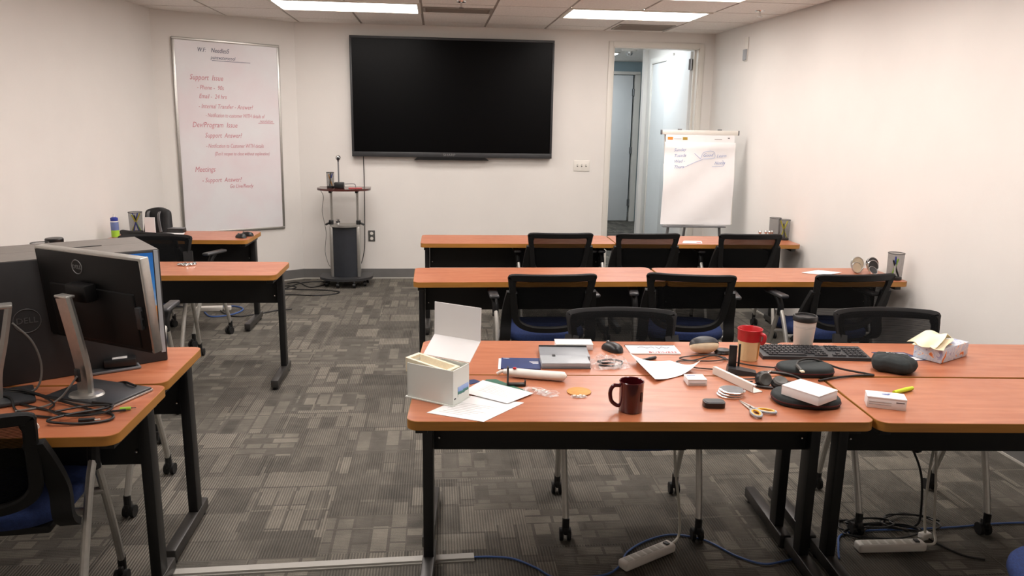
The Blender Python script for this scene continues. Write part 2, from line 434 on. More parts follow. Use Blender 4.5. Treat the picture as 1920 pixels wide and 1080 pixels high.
# ------------------------------------------------------------------ room shell
HC = 2.581; YB = 8.167; YN = -1.6
def lwx(y): return -2.518 - .044*(7.453-y)
def rwx(y): return 2.895 + .017*(YB-y)
ANG0 = (-2.518, 7.453); ANG1 = (-1.395, 8.167)
ROOM = [(lwx(YN), YN), (rwx(YN), YN), (rwx(YB), YB), ANG1, ANG0]
DX0, DX1, DH = 1.822, 2.735, 2.432   # door opening in the back wall
fl = M().box((0.2, 5.9, -.05), (7.4, 15.4, .1)); struct('floor', fl, 'carpet', label='grey patchwork carpet floor running into the hallway')
def wall_seg(name, a, b, h=HC+.06, th=.1, side=1):
    d = Vector((b[0]-a[0], b[1]-a[1])); n = Vector((d.y, -d.x)).normalized()*th*side
    return struct(name, M().prism([a, b, (b[0]+n.x, b[1]+n.y), (a[0]+n.x, a[1]+n.y)], 0, h), 'wall_paint')
wall_seg('wall_left', ROOM[0], ANG0, side=-1)
wall_seg('wall_angled', ANG0, ANG1, side=-1)
wall_seg('wall_right', ROOM[1], ROOM[2], side=1)
wall_seg('wall_near', ROOM[0], ROOM[1], side=1)
wb = M()
wb.box(((ANG1[0]-.1+DX0)/2, YB+.06, (HC+.06)/2), (DX0-ANG1[0]+.1, .12, HC+.06))
wb.box(((DX1+rwx(YB)+.12)/2, YB+.06, (HC+.06)/2), (rwx(YB)+.12-DX1, .12, HC+.06))
wb.box(((DX0+DX1)/2, YB+.06, (DH+HC+.06)/2), (DX1-DX0, .12, HC+.06-DH))
struct('wall_back', wb, 'wall_paint')
def baseboard(name, a, b, side):
    d = Vector((b[0]-a[0], b[1]-a[1])); n = Vector((d.y, -d.x)).normalized()*side
    def strip(t): return [a, b, (b[0]+n.x*t, b[1]+n.y*t), (a[0]+n.x*t, a[1]+n.y*t)]
    o = struct(name, M().prism(strip(.006), .012, .105), 'base_vinyl'); struct('base_toe', M().prism(strip(.012), 0, .012), 'base_toe', o)
baseboard('baseboard_back', ANG1, (DX0-.055, YB), 1)
baseboard('baseboard_angled', ANG0, ANG1, 1)
baseboard('baseboard_left', (lwx(.5), .5), ANG0, 1)
baseboard('baseboard_right', (rwx(YB), YB), (rwx(.5), .5), 1)
# door casing
tr = M()
for x in (DX0, DX1):
    s_ = -1 if x == DX0 else 1
    tr.box((x+s_*.024, YB-.007, DH/2+.024), (.052, .014, DH+.05), bev=.003); tr.box((x-s_*.004, YB+.06, DH/2), (.014, .13, DH))
    tr.box((x-s_*.02, YB+.085, DH/2), (.02, .03, DH))
tr.box(((DX0+DX1)/2, YB-.007, DH+.024), (DX1-DX0+.1, .0139, .05), bev=.003); tr.box(((DX0+DX1)/2, YB+.06, DH-.006), (DX1-DX0, .13, .014))
struct('trim_1', tr, 'trim_white', label='white door casing around the open doorway')
# ceiling
ce = struct('ceiling', M().prism(ROOM, HC+.03, HC+.09), 'slab', label='suspended ceiling of square white tiles')
GX0 = -1.340; GS = .6096; GY0 = 7.22
def clip(poly, a, b):
    out = []; 
    def sd(p): return (b[0]-a[0])*(p[1]-a[1])-(b[1]-a[1])*(p[0]-a[0])
    for i, p in enumerate(poly):
        q = poly[(i+1) % len(poly)]; sp, sq = sd(p), sd(q)
        if sp >= 0: out.append(p)
        if (sp >= 0) != (sq >= 0): t = sp/(sp-sq); out.append((p[0]+(q[0]-p[0])*t, p[1]+(q[1]-p[1])*t))
    return out
def room_clip(poly):
    for i in range(5): poly = clip(poly, ROOM[i], ROOM[(i+1) % 5])
    return poly
LIGHT_ROWS = [0, -2, -4, -6, -8]
LIGHTS = [(c, r) for r in LIGHT_ROWS for c in (0, 4)]
VENTS = [(2, 0)]
occupied = set(); 
for c, r in LIGHTS: occupied |= {(c, r), (c+1, r)}
cells = [(i, j) for i in range(-3, 8) for j in range(-15, 3)]
full = None
for i, j in cells:
    if (i, j) in occupied or (i, j) == (2, 0): continue
    x0 = GX0+i*GS; y0 = GY0-GS+j*GS      # row 0 spans GY0-GS..GY0
    g = .011; sq = [(x0+g, y0+g), (x0+GS-g, y0+g), (x0+GS-g, y0+GS-g), (x0+g, y0+GS-g)]
    p = room_clip(sq)
    if len(p) < 3: continue
    whole = all(abs(a[0]-b[0])+abs(a[1]-b[1]) < 1e-6 for a, b in zip(p, sq)) if len(p) == 4 else False
    if whole:
        if full is None:
            full = obj('ceiling_tile', M().prism([(-GS/2+g, -GS/2+g), (GS/2-g, -GS/2+g), (GS/2-g, GS/2-g), (-GS/2+g, GS/2-g)], 0, .022), 'ceiling_tile', ce, (x0+GS/2, y0+GS/2, HC)); 
        else: obj('ceiling_tile', full.data, None, ce, (x0+GS/2, y0+GS/2, HC))
    else:
        obj('ceiling_tile', M().prism(p, HC, HC+.022), 'ceiling_tile', ce)
for i in range(-2, 8):
    x = GX0+i*GS; p = room_clip([(x-.012, YN), (x+.012, YN), (x+.012, 8.3), (x-.012, 8.3)])
    if len(p) > 2: obj('grid_bar', M().prism(p, HC+.006, HC+.03), 'ceiling_bar', ce)
for j in range(-15, 3):
    y = GY0+j*GS; p = room_clip([(-3, y-.012), (3.2, y-.012), (3.2, y+.012), (-3, y+.012)])
    if len(p) > 2: obj('grid_bar', M().prism(p, HC+.008, HC+.03), 'ceiling_bar', ce)
# ceiling lights (two tile modules long)
def ceiling_light(c, r, label, mt='diffuser'):
    x = GX0+(c+1)*GS; y = GY0-GS/2+r*GS
    t = thing('ceiling_light', label, 'ceiling light', (x, y, HC), 0, 'recessed fluorescent ceiling lights')
    W, D = 2*GS-.01, GS-.01; fr = M()
    for s_ in (-1, 1):
        fr.box((0, s_*(D/2-.014), -.002), (W, .028, .012)); fr.box((s_*(W/2-.014), 0, -.002), (.028, D-.056, .0121))
    obj('frame', fr, 'lamp_frame', t)
    obj('housing', M().box((0, 0, .022), (W-.04, D-.04, .012)), 'lamp_frame', t)
    obj('diffuser', M().grid(lambda u, v: ((u-.5)*(W-.056), (v-.5)*(D-.056), .006-.008*math.sin(PI*v)), 2, 8, .004), mt, t)
    return t
names = {(0, 0): 'lit ceiling light to the left above the wall television', (4, 0): 'lit ceiling light in front of the open doorway', (4, -2): 'lit ceiling light at the top edge, right of the television'}
for c, r in LIGHTS: ceiling_light(c, r, names.get((c, r), 'lit ceiling light outside the frame, nearer the camera'))
def ceiling_vent(x, y, w_, d, label):
    t = thing('ceiling_vent', label, 'vent', (x, y, HC)); fr = M()
    for s_ in (-1, 1): fr.box((0, s_*(d/2-.01), -.003), (w_, .02, .01)); fr.box((s_*(w_/2-.01), 0, -.003), (.02, d-.04, .01))
    obj('frame', fr, 'vent', t); n = int((d-.04)/.03)
    for k in range(n): obj('slat', M().box((0, -d/2+.035+k*(d-.06)/max(1, n-1), .001), (w_-.04, .022, .003), rx=.5), 'vent', t)
    obj('backing', M().box((0, 0, .014), (w_, d, .006)), 'slab', t)
ceiling_vent(GX0+2.5*GS, GY0-GS/2+.02, .58, .29, 'grey slatted ceiling vent between the ceiling lights')
tl = obj('filler_tile', M().box((GX0+2.5*GS, GY0-GS+.095, HC+.011), (.585, .16, .022)), 'ceiling_tile', ce)
obj('filler_tile', M().box((GX0+2.5*GS, GY0-.055, HC+.011), (.585, .09, .022)), 'ceiling_tile', ce)
ceiling_vent(GX0+5.5*GS, 7.76, .54, .42, 'grey slatted ceiling vent above the doorway')
def sprinkler(x, y, label):
    t = thing('sprinkler', label, 'sprinkler', (x, y, HC), 0, 'ceiling sprinklers')
    obj('escutcheon', M().lathe([(.04, 0), (.036, -.008), (.012, -.012)]), 'chrome', t)
    obj('stem', M().cyl((0, 0, -.01), (0, 0, -.045), .008), 'chrome', t); obj('deflector', M().lathe([(.003, -.044), (.022, -.048), (.022, -.051), (.003, -.052)]), 'chrome', t)
sprinkler(.2, 6.42, 'small chrome sprinkler on the ceiling above the television'); sprinkler(2.636, 6.42, 'small chrome sprinkler on the ceiling near the right wall')

# ------------------------------------------------------------------ hallway beyond the door
HX = 2.80
hw = struct('wall_hall', M().box((HX+.06+.0, (8.29+10.42)/2, 1.36), (.12, 10.42-8.29, 2.72)), 'wall_paint', label='hallway side wall beyond the doorway')
struct('wall_hall_return', M().box((4.2, 10.47, 1.36), (2.9, .1, 2.72)), 'wall_paint')
struct('wall_hall_left', M().box((1.45, 10.7, 1.36), (.1, 4.8, 2.72)), 'wall_paint')
eh = M(); eh.box((1.9, 13.1, 1.36), (.9, .12, 2.72)); eh.box((4.2, 13.1, 1.36), (1.74, .12, 2.72)); eh.box((2.84, 13.1, 2.58), (.99, .12, .28))
struct('wall_hall_end', eh, 'teal_wall')
struct('wall_hall_room', M().box((2.85, 14.4, 1.36), (2.0, .1, 2.72)), 'teal_wall')
struct('ceiling_hall', M().box((3.5, 10.9, 2.68), (4.4, 5.3, .08)), 'ceiling_tile', label='white ceiling of the hallway')
struct('wall_hall_right', M().box((5.5, 11.8, 1.36), (.1, 2.8, 2.72)), 'wall_paint')
def hinge(parent, x, y, z, rz=0):
    obj('hinge', M().box((x, y, z), (.05, .012, .11), rz=rz).cyl((x, y-.012, z-.055), (x, y-.012, z+.055), .01, n=8), 'hinge', parent)
d2 = struct('door_2', M().box((2.85-.03, 13.0, 1.215), (.86, .045, 2.41), bev=.003), 'door_white', label='closed white door at the end of the hallway')
for z in (.32, 1.2, 2.15): hinge(d2, 3.262, 12.968, z)
struct('trim_2', M().box((3.325, 13.0, 1.22), (.09, .1, 2.44)).box((2.37, 13.0, 1.22), (.07, .1, 2.44)).box((2.85, 13.0, 2.455), (1.03, .1, .05)), 'trim_white')
# doorway frame in the hallway side wall
fr3 = M(); 
for y in (9.28, 10.18): fr3.box((HX-.012, y, 1.22), (.024, .07, 2.44), bev=.003)
fr3.box((HX-.012, 9.73, 2.44), (.0239, .97, .07), bev=.003)
struct('trim_3', fr3, 'trim_white', label='white door frame in the hallway side wall')
struct('door_3', M().box((HX-.003, 9.73, 1.2), (.006, .83, 2.4)), 'door_white', label='white door in the hallway side wall')
# the room's own door, swung open into the hallway
d1 = struct('door_1', M().box((DX1-.028, 8.30+.44, 1.215), (.044, .88, 2.40), bev=.003), 'door_white', label='open white door of the room, swung into the hallway')
for z in (.3, 1.2, 2.28): hinge(d1, DX1-.045, YB+.118, z)
t = thing('hall_light', 'bright rectangular hallway ceiling light beyond the doorway', 'ceiling light', (2.15, 9.3, 2.64))
obj('frame', M().box((0, 0, -.008), (.64, 1.24, .016)), 'lamp_frame', t); obj('diffuser', M().box((0, 0, -.02), (.58, 1.18, .01)), 'hall_diffuser', t)
t = thing('hall_light', 'unseen hallway ceiling light added to brighten the far end of the hall', 'ceiling light', (2.30, 11.9, 2.64))  # unseen fixture, added to brighten the far end of the hall
obj('frame', M().box((0, 0, -.008), (.64, 1.24, .016)), 'lamp_frame', t); obj('diffuser', M().box((0, 0, -.02), (.58, 1.18, .01)), 'hall_diffuser', t)
t = thing('exit_dome', 'small clear dome detector on the hallway ceiling', 'detector', (2.62, 10.75, 2.64))
obj('base', M().lathe([(.11, 0), (.10, -.03), (.05, -.035)]), 'white_plastic', t); obj('dome', M().lathe([(.05, -.03), (.05, -.06), (.03, -.085), (.001, -.09)]), 'chrome', t)

# ------------------------------------------------------------------ training tables
TT = .74
def table(label, nl, yaw, W=1.524, D=.457, post='far', foot=.43, seed=0):
    """nl: near-left corner of the top as seen from the camera; post: which long side the legs stand towards"""
    ux = Vector((math.cos(yaw), math.sin(yaw))); uy = Vector((-math.sin(yaw), math.cos(yaw)))
    c = Vector(nl)+ux*W/2+uy*D/2
    t = thing('training_table', label, 'table', (c.x, c.y, 0), yaw, 'training tables')
    top = obj('tabletop', M().prism(rrect(W-.004, D-.004, .038), TT-.030, TT), 'table_laminate', t, smooth=30)
    ol = rrect(W, D, .04); n = len(ol); inn = rrect(W-.006, D-.006, .037); zs = (TT-.031, TT-.0008)
    e = M(); v = []
    for z in zs: v += [(x, y, z) for x, y in ol]
    for z in zs: v += [(x, y, z) for x, y in inn]
    f = []
    for k in range(n):
        q = (k+1) % n; f += [(k, q, n+q, n+k), (2*n+q, 2*n+k, 3*n+k, 3*n+q), (n+k, n+q, 3*n+q, 3*n+k), (q, k, 2*n+k, 2*n+q)]
    e.add(v, f); obj('edge_band', e, 'brown_edge', top, smooth=40)
    s_ = 1 if post == 'far' else -1
    py = s_*(D/2-.105)
    obj('modesty_panel', M().box((0, py+s_*.012, .598), (W-.13, .018, .226), bev=.003), 'black_panel', t)
    for sx in (-1, 1):
        x = sx*(W/2-.045)
        leg = obj('leg', M().box((x, py, .37), (.038, .062, .66), bev=.004).box((x, 0, TT-.046), (.04, D-.09, .028), bev=.003), 'black_metal', t)
        ft = obj('foot', M().box((x, s_*.012, .042), (.046, foot, .048), bev=.006), 'foot_metal', t)
        for k in (-1, 1): obj('glide', M().cyl((x, s_*.012+k*(foot/2-.03), 0), (x, s_*.012+k*(foot/2-.03), .02), .016, n=10), 'rubber', ft)
        obj('screw', M().sphere((sx*(W/2-.085), py-s_*(.002), .535), .006, 8, 6), 'chrome', t)
        if s_ < 0 or True: obj('screw', M().sphere((sx*(W/2-.085), py+s_*.023, .535), .006, 8, 6), 'chrome', t)
    return t
table('wooden training table in front, covered with the open white box and maroon mug', (-.100, 2.322), -.060)
table('wooden training table right of the front one, with the small white box and neon marker', (1.428, 2.224), -.070, W=1.49)
table('wooden training table behind the front one, holding the grey folders and computer mouse', (-.085, 2.786), -.060, post='near')
table('wooden training table holding the keyboard, travel tumbler and tissue box', (1.450, 2.694), -.070, W=1.47, post='near')
table('wooden training table in the middle row, left, with an empty top', (-.138, 4.450), 0.002)
table('wooden training table in the middle row, touching the right wall', (1.394, 4.440), -.018, W=1.515)
table('wooden training table in the back row, left, before the television', (-.124, 5.885), -.008)
table('wooden training table in the back row, before the flip chart', (1.408, 5.868), -.018, W=1.49)
table('wooden training table in the near left corner under the bare monitor and cable tangle', (-2.470, 2.262), -.006, W=1.515)
table('wooden training table on the left under the black cardboard monitor box', (-2.490, 2.724), 0.0, W=1.524)
table('wooden training table on the left behind the monitor box, with chrome clips', (-2.490, 4.680), -.008)
table('short wooden training table in the far left corner by the whiteboard', (-2.505, 6.055), -.020, W=1.055, D=.48)

# ------------------------------------------------------------------ chairs
def yb(z): return -.205 - .125*((z-.50)/.345)
def S(u, z, off=0): return (u, yb(z)+.05*(u/.24)**2+off, z)
def hwid(z): return .208+.029*max(0, min(1, (z-.56)/.28))
def rect_sect(a, b): return [(-a, -b), (a, -b), (a, b), (-a, b)]
def make_chair():
    t = thing('mesh_chair', 'x', 'chair', (0, 0, 0), 0, 'black mesh nesting chairs with blue seats')
    # seat cushion
    m = M(); prof = [(.86, .430), (.97, .436), (1.0, .452), (.99, .470), (.95, .482), (.80, .490), (.5, .493), (.02, .494)]; n = 40; v = []
    for k, z in prof:
        for q in range(n):
            a = 2*PI*q/n; ca, sa = math.cos(a), math.sin(a); e_ = 2/3.6
            x = .236*k*math.copysign(abs(ca)**e_, ca); y = .225*k*math.copysign(abs(sa)**e_, sa)+.035
            zz = z - (.018*((y-.10)/.16)**2 if y > .10 else 0) - .006*(x/.236)**2*0
            v.append((x, y, zz))
    f = [tuple(range(n))[::-1], tuple(range((len(prof)-1)*n, len(prof)*n))]
    for i in range(len(prof)-1):
        for q in range(n): f.append((i*n+q, i*n+(q+1) % n, (i+1)*n+(q+1) % n, (i+1)*n+q))
    obj('seat', m.add(v, f), 'seat_blue', t, smooth=50)
    obj('seat_pan', M().box((0, .03, .418), (.40, .38, .026), bev=.008), 'chair_plastic', t)
    # back frame loop
    right_ = [(.0, .505), (.095, .510), (.162, .532), (.200, .578), (.214, .66), (.226, .75), (.235, .815)]
    top_ = [(.228, .842), (.12, .846), (0, .847)]
    loop = right_+top_; loop = loop+[(-x, z) for x, z in loop[-2:0:-1]]
    pts = catmull([S(x, z) for x, z in loop], 4, True)
    m = M(); N = len(pts)   # flat black frame: wide as seen from behind, thin from the front
    vv = []; ctr = Vector((0, 0, .68))
    for i in range(N):
        p = Vector(pts[i]); tg = (Vector(pts[(i+1) % N])-Vector(pts[i-1])).normalized(); nrm = Vector((-.35*p.x, .94, .34)).normalized(); nrm = (nrm-tg*nrm.dot(tg)).normalized(); inn = nrm.cross(tg)
        if inn.dot(ctr-p) < 0: inn = -inn
        wk = 1.25 if p.z > .80 else 1.0
        for a_, b_ in ((-.012, -.004), (-.008, -.011), (.022*wk, -.011), (.028*wk, -.005), (.028*wk, .003), (.0, .006), (-.010, .004)): vv.append(p+inn*a_+nrm*b_)
    ns = 7
    m.add(vv, [(i*ns+k, i*ns+(k+1) % ns, ((i+1) % N)*ns+(k+1) % ns, ((i+1) % N)*ns+k) for i in range(N) for k in range(ns)])
    obj('backrest_frame', m, 'chair_plastic', t)
    def ms(u, v_):
        s_ = 2*u-1; zb = .506+.085*abs(s_)**2.6; zt = .844-.007*abs(s_)**6; z = zb+(zt-zb)*v_; return S(s_*(hwid(z)-.003)*(1 if v_ < .9 else 1-.05*((v_-.9)/.1)**2), z, .0135)
    obj('mesh', M().grid(ms, 14, 14), 'chair_mesh', t)
    for sx in (-1, 1):
        # wing that carries the back on the seat bracket
        P = [S(sx*.222, .745), S(sx*.236, .66, .006), S(sx*.243, .56, .012), (sx*.248, -.17, .47), (sx*.250, -.13, .425)]
        obj('back_support', M().sweep(catmull(P, 4), [(.011, -.030), (.011, .030), (-.011, .030), (-.011, -.030)], up=(sx, 0, 0), scale=None), 'chair_plastic', t)
        ap = (sx*.288, 0, .590); fl_ = (sx*.272, .205, .088); rl = (sx*.272, -.205, .088)
        obj('leg', M().tube([ap, (sx*.284, .05, .50), (sx*.277, .15, .25), fl_], .0135, 10, sub=4), 'chair_leg', t)
        obj('leg', M().tube([(sx*.288, -.004, .583), (sx*.284, -.05, .50), (sx*.277, -.15, .25), rl], .0135, 10, sub=4), 'chair_leg', t)
        for yy in (-1, 1): obj('seat_stub', M().cyl((sx*.20, yy*.06, .425), (sx*.282, yy*.075, .43), .013, n=10), 'chair_leg', t)
        arm = obj('armrest', M().box((sx*.300, .045, .672), (.058, .215, .022), bev=.0105, seg=3), 'arm_plastic', t)
        obj('arm_bracket', M().tube([(sx*.288, 0, .545), (sx*.289, 0, .60), (sx*.294, .02, .64), (sx*.30, .045, .665)], .0195, 10, sub=4), 'chair_plastic', arm)
        for (px_, py_, pz), sy in ((fl_, 1), (rl, -1)):
            c = obj('caster', M().cyl((px_, py_, .05), (px_, py_, .105), .015, n=10).box((px_, py_-.006, .052), (.018, .046, .034), bev=.006), 'black_plastic', t)
            for q in (-1, 1): obj('wheel', M().cyl((px_+q*.008, py_-.014, .0265), (px_+q*.023, py_-.014, .0265), .0265, n=16), 'rubber', c)
    return t
CH0 = make_chair(); used = [False]
def chair(label, x, y, rz):
    o = CH0 if not used[0] else copy_tree(CH0); used[0] = True
    o.location = (x, y, 0); o.rotation_euler = (0, 0, rz); o['label'] = label; return o
chair('mesh chair in the back row, nearest the television', .93, 5.985, 0.0)
chair('mesh chair in the back row, middle one, before the doorway', 1.60, 5.975, .0)
chair('mesh chair in the back row nearest the right wall', 2.41, 5.96, -.03)
chair('mesh chair in the middle row with a left armrest, behind the white box lid', .632, 4.42, .02)
chair('mesh chair in the middle row, turned to the right, behind the football', 1.478, 4.405, -.20)
chair('mesh chair in the middle row pushed in nearest the right wall', 2.365, 4.40, .07)
chair('mesh chair facing the camera behind the table with the grey folders', .803, 3.012, PI-.07)
chair('mesh chair facing the camera behind the keyboard and tissue box', 2.035, 2.975, PI-.07)
chair('mesh chair cut off by the lower left edge of the photo', -1.405, 2.44, .08)
chair('mesh chair hidden behind the black monitor box, only legs in view', -1.56, 3.36, PI-.08)
chair('mesh chair pushed to the table behind the black monitor box', -1.728, 4.13, .03)
chair('mesh chair facing the camera at the left table with chrome clips', -1.945, 5.24, PI)
chair('mesh chair turned to the short table in the far left corner', -1.945, 5.965, -.42)
chair('chair at the lower right corner showing only its blue seat', 1.845, 1.665, 1.33)

# ------------------------------------------------------------------ wall things
tv = thing('television', 'large black flat television on the back wall', 'television', (.172, YB, 1.875))
TW, TH = 2.05, 1.18
obj('body', M().box((0, -.04, 0), (TW, .07, TH), bev=.006), 'tv_frame', tv)
obj('bezel', M().box((0, -.078, TH/2-.012), (TW, .012, .024), bev=.003).box((0, -.078, -TH/2+.025), (TW, .0121, .05), bev=.003).box((-TW/2+.011, -.078, .013), (.022, .0119, TH-.076), bev=.003).box((TW/2-.011, -.078, .013), (.022, .0119, TH-.076), bev=.003), 'dark_grey', tv)
obj('screen', M().box((0, -.0755, .013), (TW-.04, .004, TH-.07)), 'tv_screen', tv)
obj('lower_flange', M().prism([(-.40, 0), (.37, 0), (.33, .03), (-.36, .03)], -.03, .03).xf(Matrix.Translation((0, -.05, -TH/2-.028)) @ Matrix.Rotation(-PI/2, 4, 'X') @ Matrix.Scale(-1, 4, (0, 1, 0)) @ Matrix.Translation((0, 0, 0))), 'tv_frame', tv)
writing('SHARP', .034, 'logo_grey', tv, frame_mat((-.04, -.0848, -TH/2+.014), (1, 0, 0), (0, 0, 1)), align='CENTER', sx=1.25)

# whiteboard on the angled wall
ad = Vector((ANG1[0]-ANG0[0], ANG1[1]-ANG0[1], 0)).normalized(); an = Vector((ad.y, -ad.x, 0))
wbo = thing('whiteboard', 'tall whiteboard with red handwriting on the angled wall', 'whiteboard', (0, 0, 0)); wc = Vector((ANG0[0], ANG0[1], 0))+ad*.653
wbo.matrix_world = frame_mat(wc+Vector((0, 0, 1.455))+an*.002, ad, (0, 0, 1)) @ Matrix.Rotation(-.012, 4, 'Z')
WW, WH = 1.0, 1.80
obj('panel', M().box((0, 0, .008), (WW-.02, WH-.02, .012)), 'whiteboard', wbo)
for c, d in (((0, WH/2-.012, .01), (WW, .024, .022)), ((0, -WH/2+.012, .01), (WW, .024, .022)), ((-WW/2+.012, 0, .0101), (.024, WH-.048, .022)), ((WW/2-.012, 0, .0101), (.024, WH-.048, .022))):
    obj('frame_bar', M().box(c, d, bev=.004), 'silver', wbo)
for x, y, s_, txt, mt in ((-.28, .785, .058, 'W.F:', 'ink_dark'), (-.155, .785, .062, 'Needles5', 'ink_dark'), (-.16, .725, .05, 'paintwaterscool', 'ink_dark'),
    (-.36, .47, .075, 'Support  Issue', 'ink_red'), (-.30, .385, .062, '- Phone -  90s', 'ink_red'), (-.285, .305, .062, 'Email -  24 hrs', 'ink_red'), (-.295, .215, .062, '- Internal Transfer - Answer?', 'ink_red'),
    (-.235, .135, .056, '- Notification to customer WITH details of', 'ink_red'), (.28, .095, .045, 'resolution', 'ink_red'), (-.36, .04, .075, 'Dev/Program  Issue', 'ink_red'), (-.25, -.055, .068, 'Support  Answer?', 'ink_red'),
    (-.245, -.150, .058, '- Notification to Customer WITH details', 'ink_red'), (-.17, -.222, .052, '(Don\'t reopen to close without explanation)', 'ink_red'), (-.36, -.375, .075, 'Meetings', 'ink_red'), (-.30, -.475, .068, '- Support  Answer?', 'ink_red'), (-.045, -.535, .056, 'Go Live/Ready', 'ink_red')):
    if mt == 'ink_red': y += .062
    writing(txt, s_*.92, mt, wbo, Matrix.Translation((x, y, .0148)), shear=.25, sx=.62 if len(txt) > 34 else .76)
obj('marker_line', M().box((.345, .149, .0147), (.16, .005, .001)), 'ink_red', wbo); obj('marker_line', M().box((.03, .712, .0147), (.36, .004, .001)), 'ink_dark', wbo)

sw = thing('light_switch', 'white three-gang light switch plate beside the doorway', 'light switch', (1.532, YB, 1.213))
obj('plate', M().box((0, -.004, 0), (.172, .008, .115), bev=.003), 'white_plastic', sw)
for k in (-1, 0, 1):
    r_ = obj('recess', M().box((k*.046, -.0085, 0), (.012, .002, .026)), 'dark_grey', sw); obj('toggle', M().box((k*.046, -.014, .004), (.009, .014, .012), rx=.4, bev=.002), 'white_plastic', r_)
so = thing('wall_outlet', 'grey wall outlet with two white sockets beside the cart', 'outlet', (-.681, YB, .457))
obj('plate', M().box((0, -.004, 0), (.07, .008, .115), bev=.003), 'rubber_grey', so)
for k in (-1, 1): obj('socket', M().lathe([(.017, 0), (.0165, .004), (.001, .0045)], n=16).xf(Matrix.Translation((0, -.008, k*.027)) @ Matrix.Rotation(PI/2, 4, 'X')), 'white_plastic', so)
rm = thing('wall_holder', 'clear plastic holder high on the right wall by the corner', 'holder', (rwx(7.33)-.001, 7.33, 2.36), math.atan2(-.017, 1)*0)
obj('back_plate', M().box((-.004, 0, 0), (.006, .075, .22), bev=.002), 'white_plastic', rm); obj('pocket', M().box((-.014, 0, -.05), (.016, .07, .10), bev=.004), 'grey_folder_light', rm)

# ------------------------------------------------------------------ flip chart
fc = thing('flip_chart', 'white flip chart on a grey tripod easel by the right wall', 'flip chart', (2.45, 7.16, 0), -.03)
def lean(x, z, off=0): return (x, -.0 - .13*(1.6-z)/.85 + off, z)   # the board leans: its foot comes forward
obj('top_bar', M().box((0, -.01, 1.588), (.72, .035, .042), bev=.004), 'white_plastic', fc)
for s_ in (-1, 1): obj('bar_end', M().box((s_*.365, -.01, 1.588), (.012, .038, .044), bev=.003), 'grey_plastic', fc); obj('clamp', M().box((s_*.19, .0, 1.614), (.035, .02, .012)), 'grey_plastic', fc)
obj('board', M().box((0, .012-.065, 1.16), (.66, .012, .84), rx=-.152), 'white_plastic', fc)
pad = obj('pad_header', M().grid(lambda u, v: lean(-.325+.65*u, 1.565-.075*v, -.018), 2, 2, .008), 'paper', fc)
def sheet(u, v):
    x = -.335+.67*u-.03*v; z = 1.50-.755*v
    return lean(x, z, -.026-.012*math.sin(PI*v)-.012*math.exp(-((v-.05)/.05)**2)+.006*math.sin(7*u+9*v))
obj('sheet', M().grid(sheet, 16, 24, .0015), 'paper', fc)
obj('under_sheet', M().grid(lambda u, v: lean(-.345+.60*u+.01*v, 1.30-.565*v, -.013), 4, 4, .006), 'paper', fc)
obj('tray', M().box((-.045, -.158, .726), (.60, .05, .014), bev=.003), 'grey_plastic', fc)
def on_sheet(x, z, e=.034): return lean(x, z, -e)
for x, w_, mt in ((-.285, .05, 'print_orange'), (-.145, .045, 'print_gold'), (.27, .02, 'dark_grey')):
    obj('printed_mark', M().poly([on_sheet(x-w_/2, 1.545, .0275), on_sheet(x+w_/2, 1.545, .0275), on_sheet(x+w_/2, 1.545-(.024 if w_ > .03 else .008), .0275), on_sheet(x-w_/2, 1.545-(.024 if w_ > .03 else .008), .0275)]), mt, pad)
for k, (x, w_) in enumerate(((-.215, .07), (.17, .07))): obj('printed_mark', M().poly([on_sheet(x-w_/2, 1.532, .0275), on_sheet(x+w_/2, 1.532, .0275), on_sheet(x+w_/2, 1.526, .0275), on_sheet(x-w_/2, 1.526, .0275)]), 'print_grey', pad)
for k, txt in enumerate(('Sunday', 'Tuesda', 'Wed -', 'Thurs')):
    p = on_sheet(-.255, 1.415-.052*k, .045); writing(txt, .040, 'ink_blue', fc, frame_mat(p, (1, 0, .06), (0, -.15, 1)), shear=.3)
for x, z, txt in ((.02, 1.37, 'Good'), (.15, 1.365, 'Learn'), (.13, 1.30, 'Notes')): writing(txt, .04, 'ink_blue', fc, frame_mat(on_sheet(x, z, .046), (1, 0, .05), (0, -.15, 1)), shear=.3)
for pts in ([(-.16, 1.27), (-.05, 1.32), (.02, 1.345)], [(-.06, 1.40), (.0, 1.35)], [(.0, 1.35), (.03, 1.41), (.12, 1.42), (.13, 1.36), (.02, 1.35)], [(.11, 1.28), (.22, 1.29), (.21, 1.34)]):
    obj('pen_stroke', M().tube([on_sheet(x, z, .044) for x, z in pts], .0016, 5, sub=3), 'ink_blue', fc)
for a, b in (((-.20, .02, 1.35), (-.33, -.135, .02)), ((.20, .02, 1.35), (.27, -.135, .02)), ((0, .03, 1.5), (-.02, .42, .02))):
    obj('leg', M().cyl(a, b, .013, n=10), 'grey_plastic', fc)

# ------------------------------------------------------------------ presentation cart and what stands on it
ct = thing('presentation_cart', 'narrow lectern cart with dark column and oval top under the television', 'cart', (-.915, 7.83, 0))
def halfmoon(w_, df, db, n=20):
    o = [(w_/2*math.cos(PI+PI*k/n), df*math.sin(PI+PI*k/n)) for k in range(n+1)]
    return o+[(w_/2*.96, db), (-w_/2*.96, db)]
obj('base', M().prism(halfmoon(.53, .20, .17), .075, .098), 'dark_grey', ct)
for x, y in ((-.19, -.06), (.19, -.06), (-.07, -.15), (.09, -.15), (-.2, .12), (.2, .12)):
    c = obj('caster', M().cyl((x, y, .045), (x, y, .08), .012, n=8), 'grey_plastic', ct); obj('wheel', M().cyl((x-.014, y, .027), (x+.014, y, .027), .027, n=14), 'black_plastic', c)
obj('column_panel', M().grid(lambda u, v: (-.118+.236*u, -.05-.035*math.sin(PI*u), .10+.50*v), 10, 2, .02), 'cart_panel', ct)
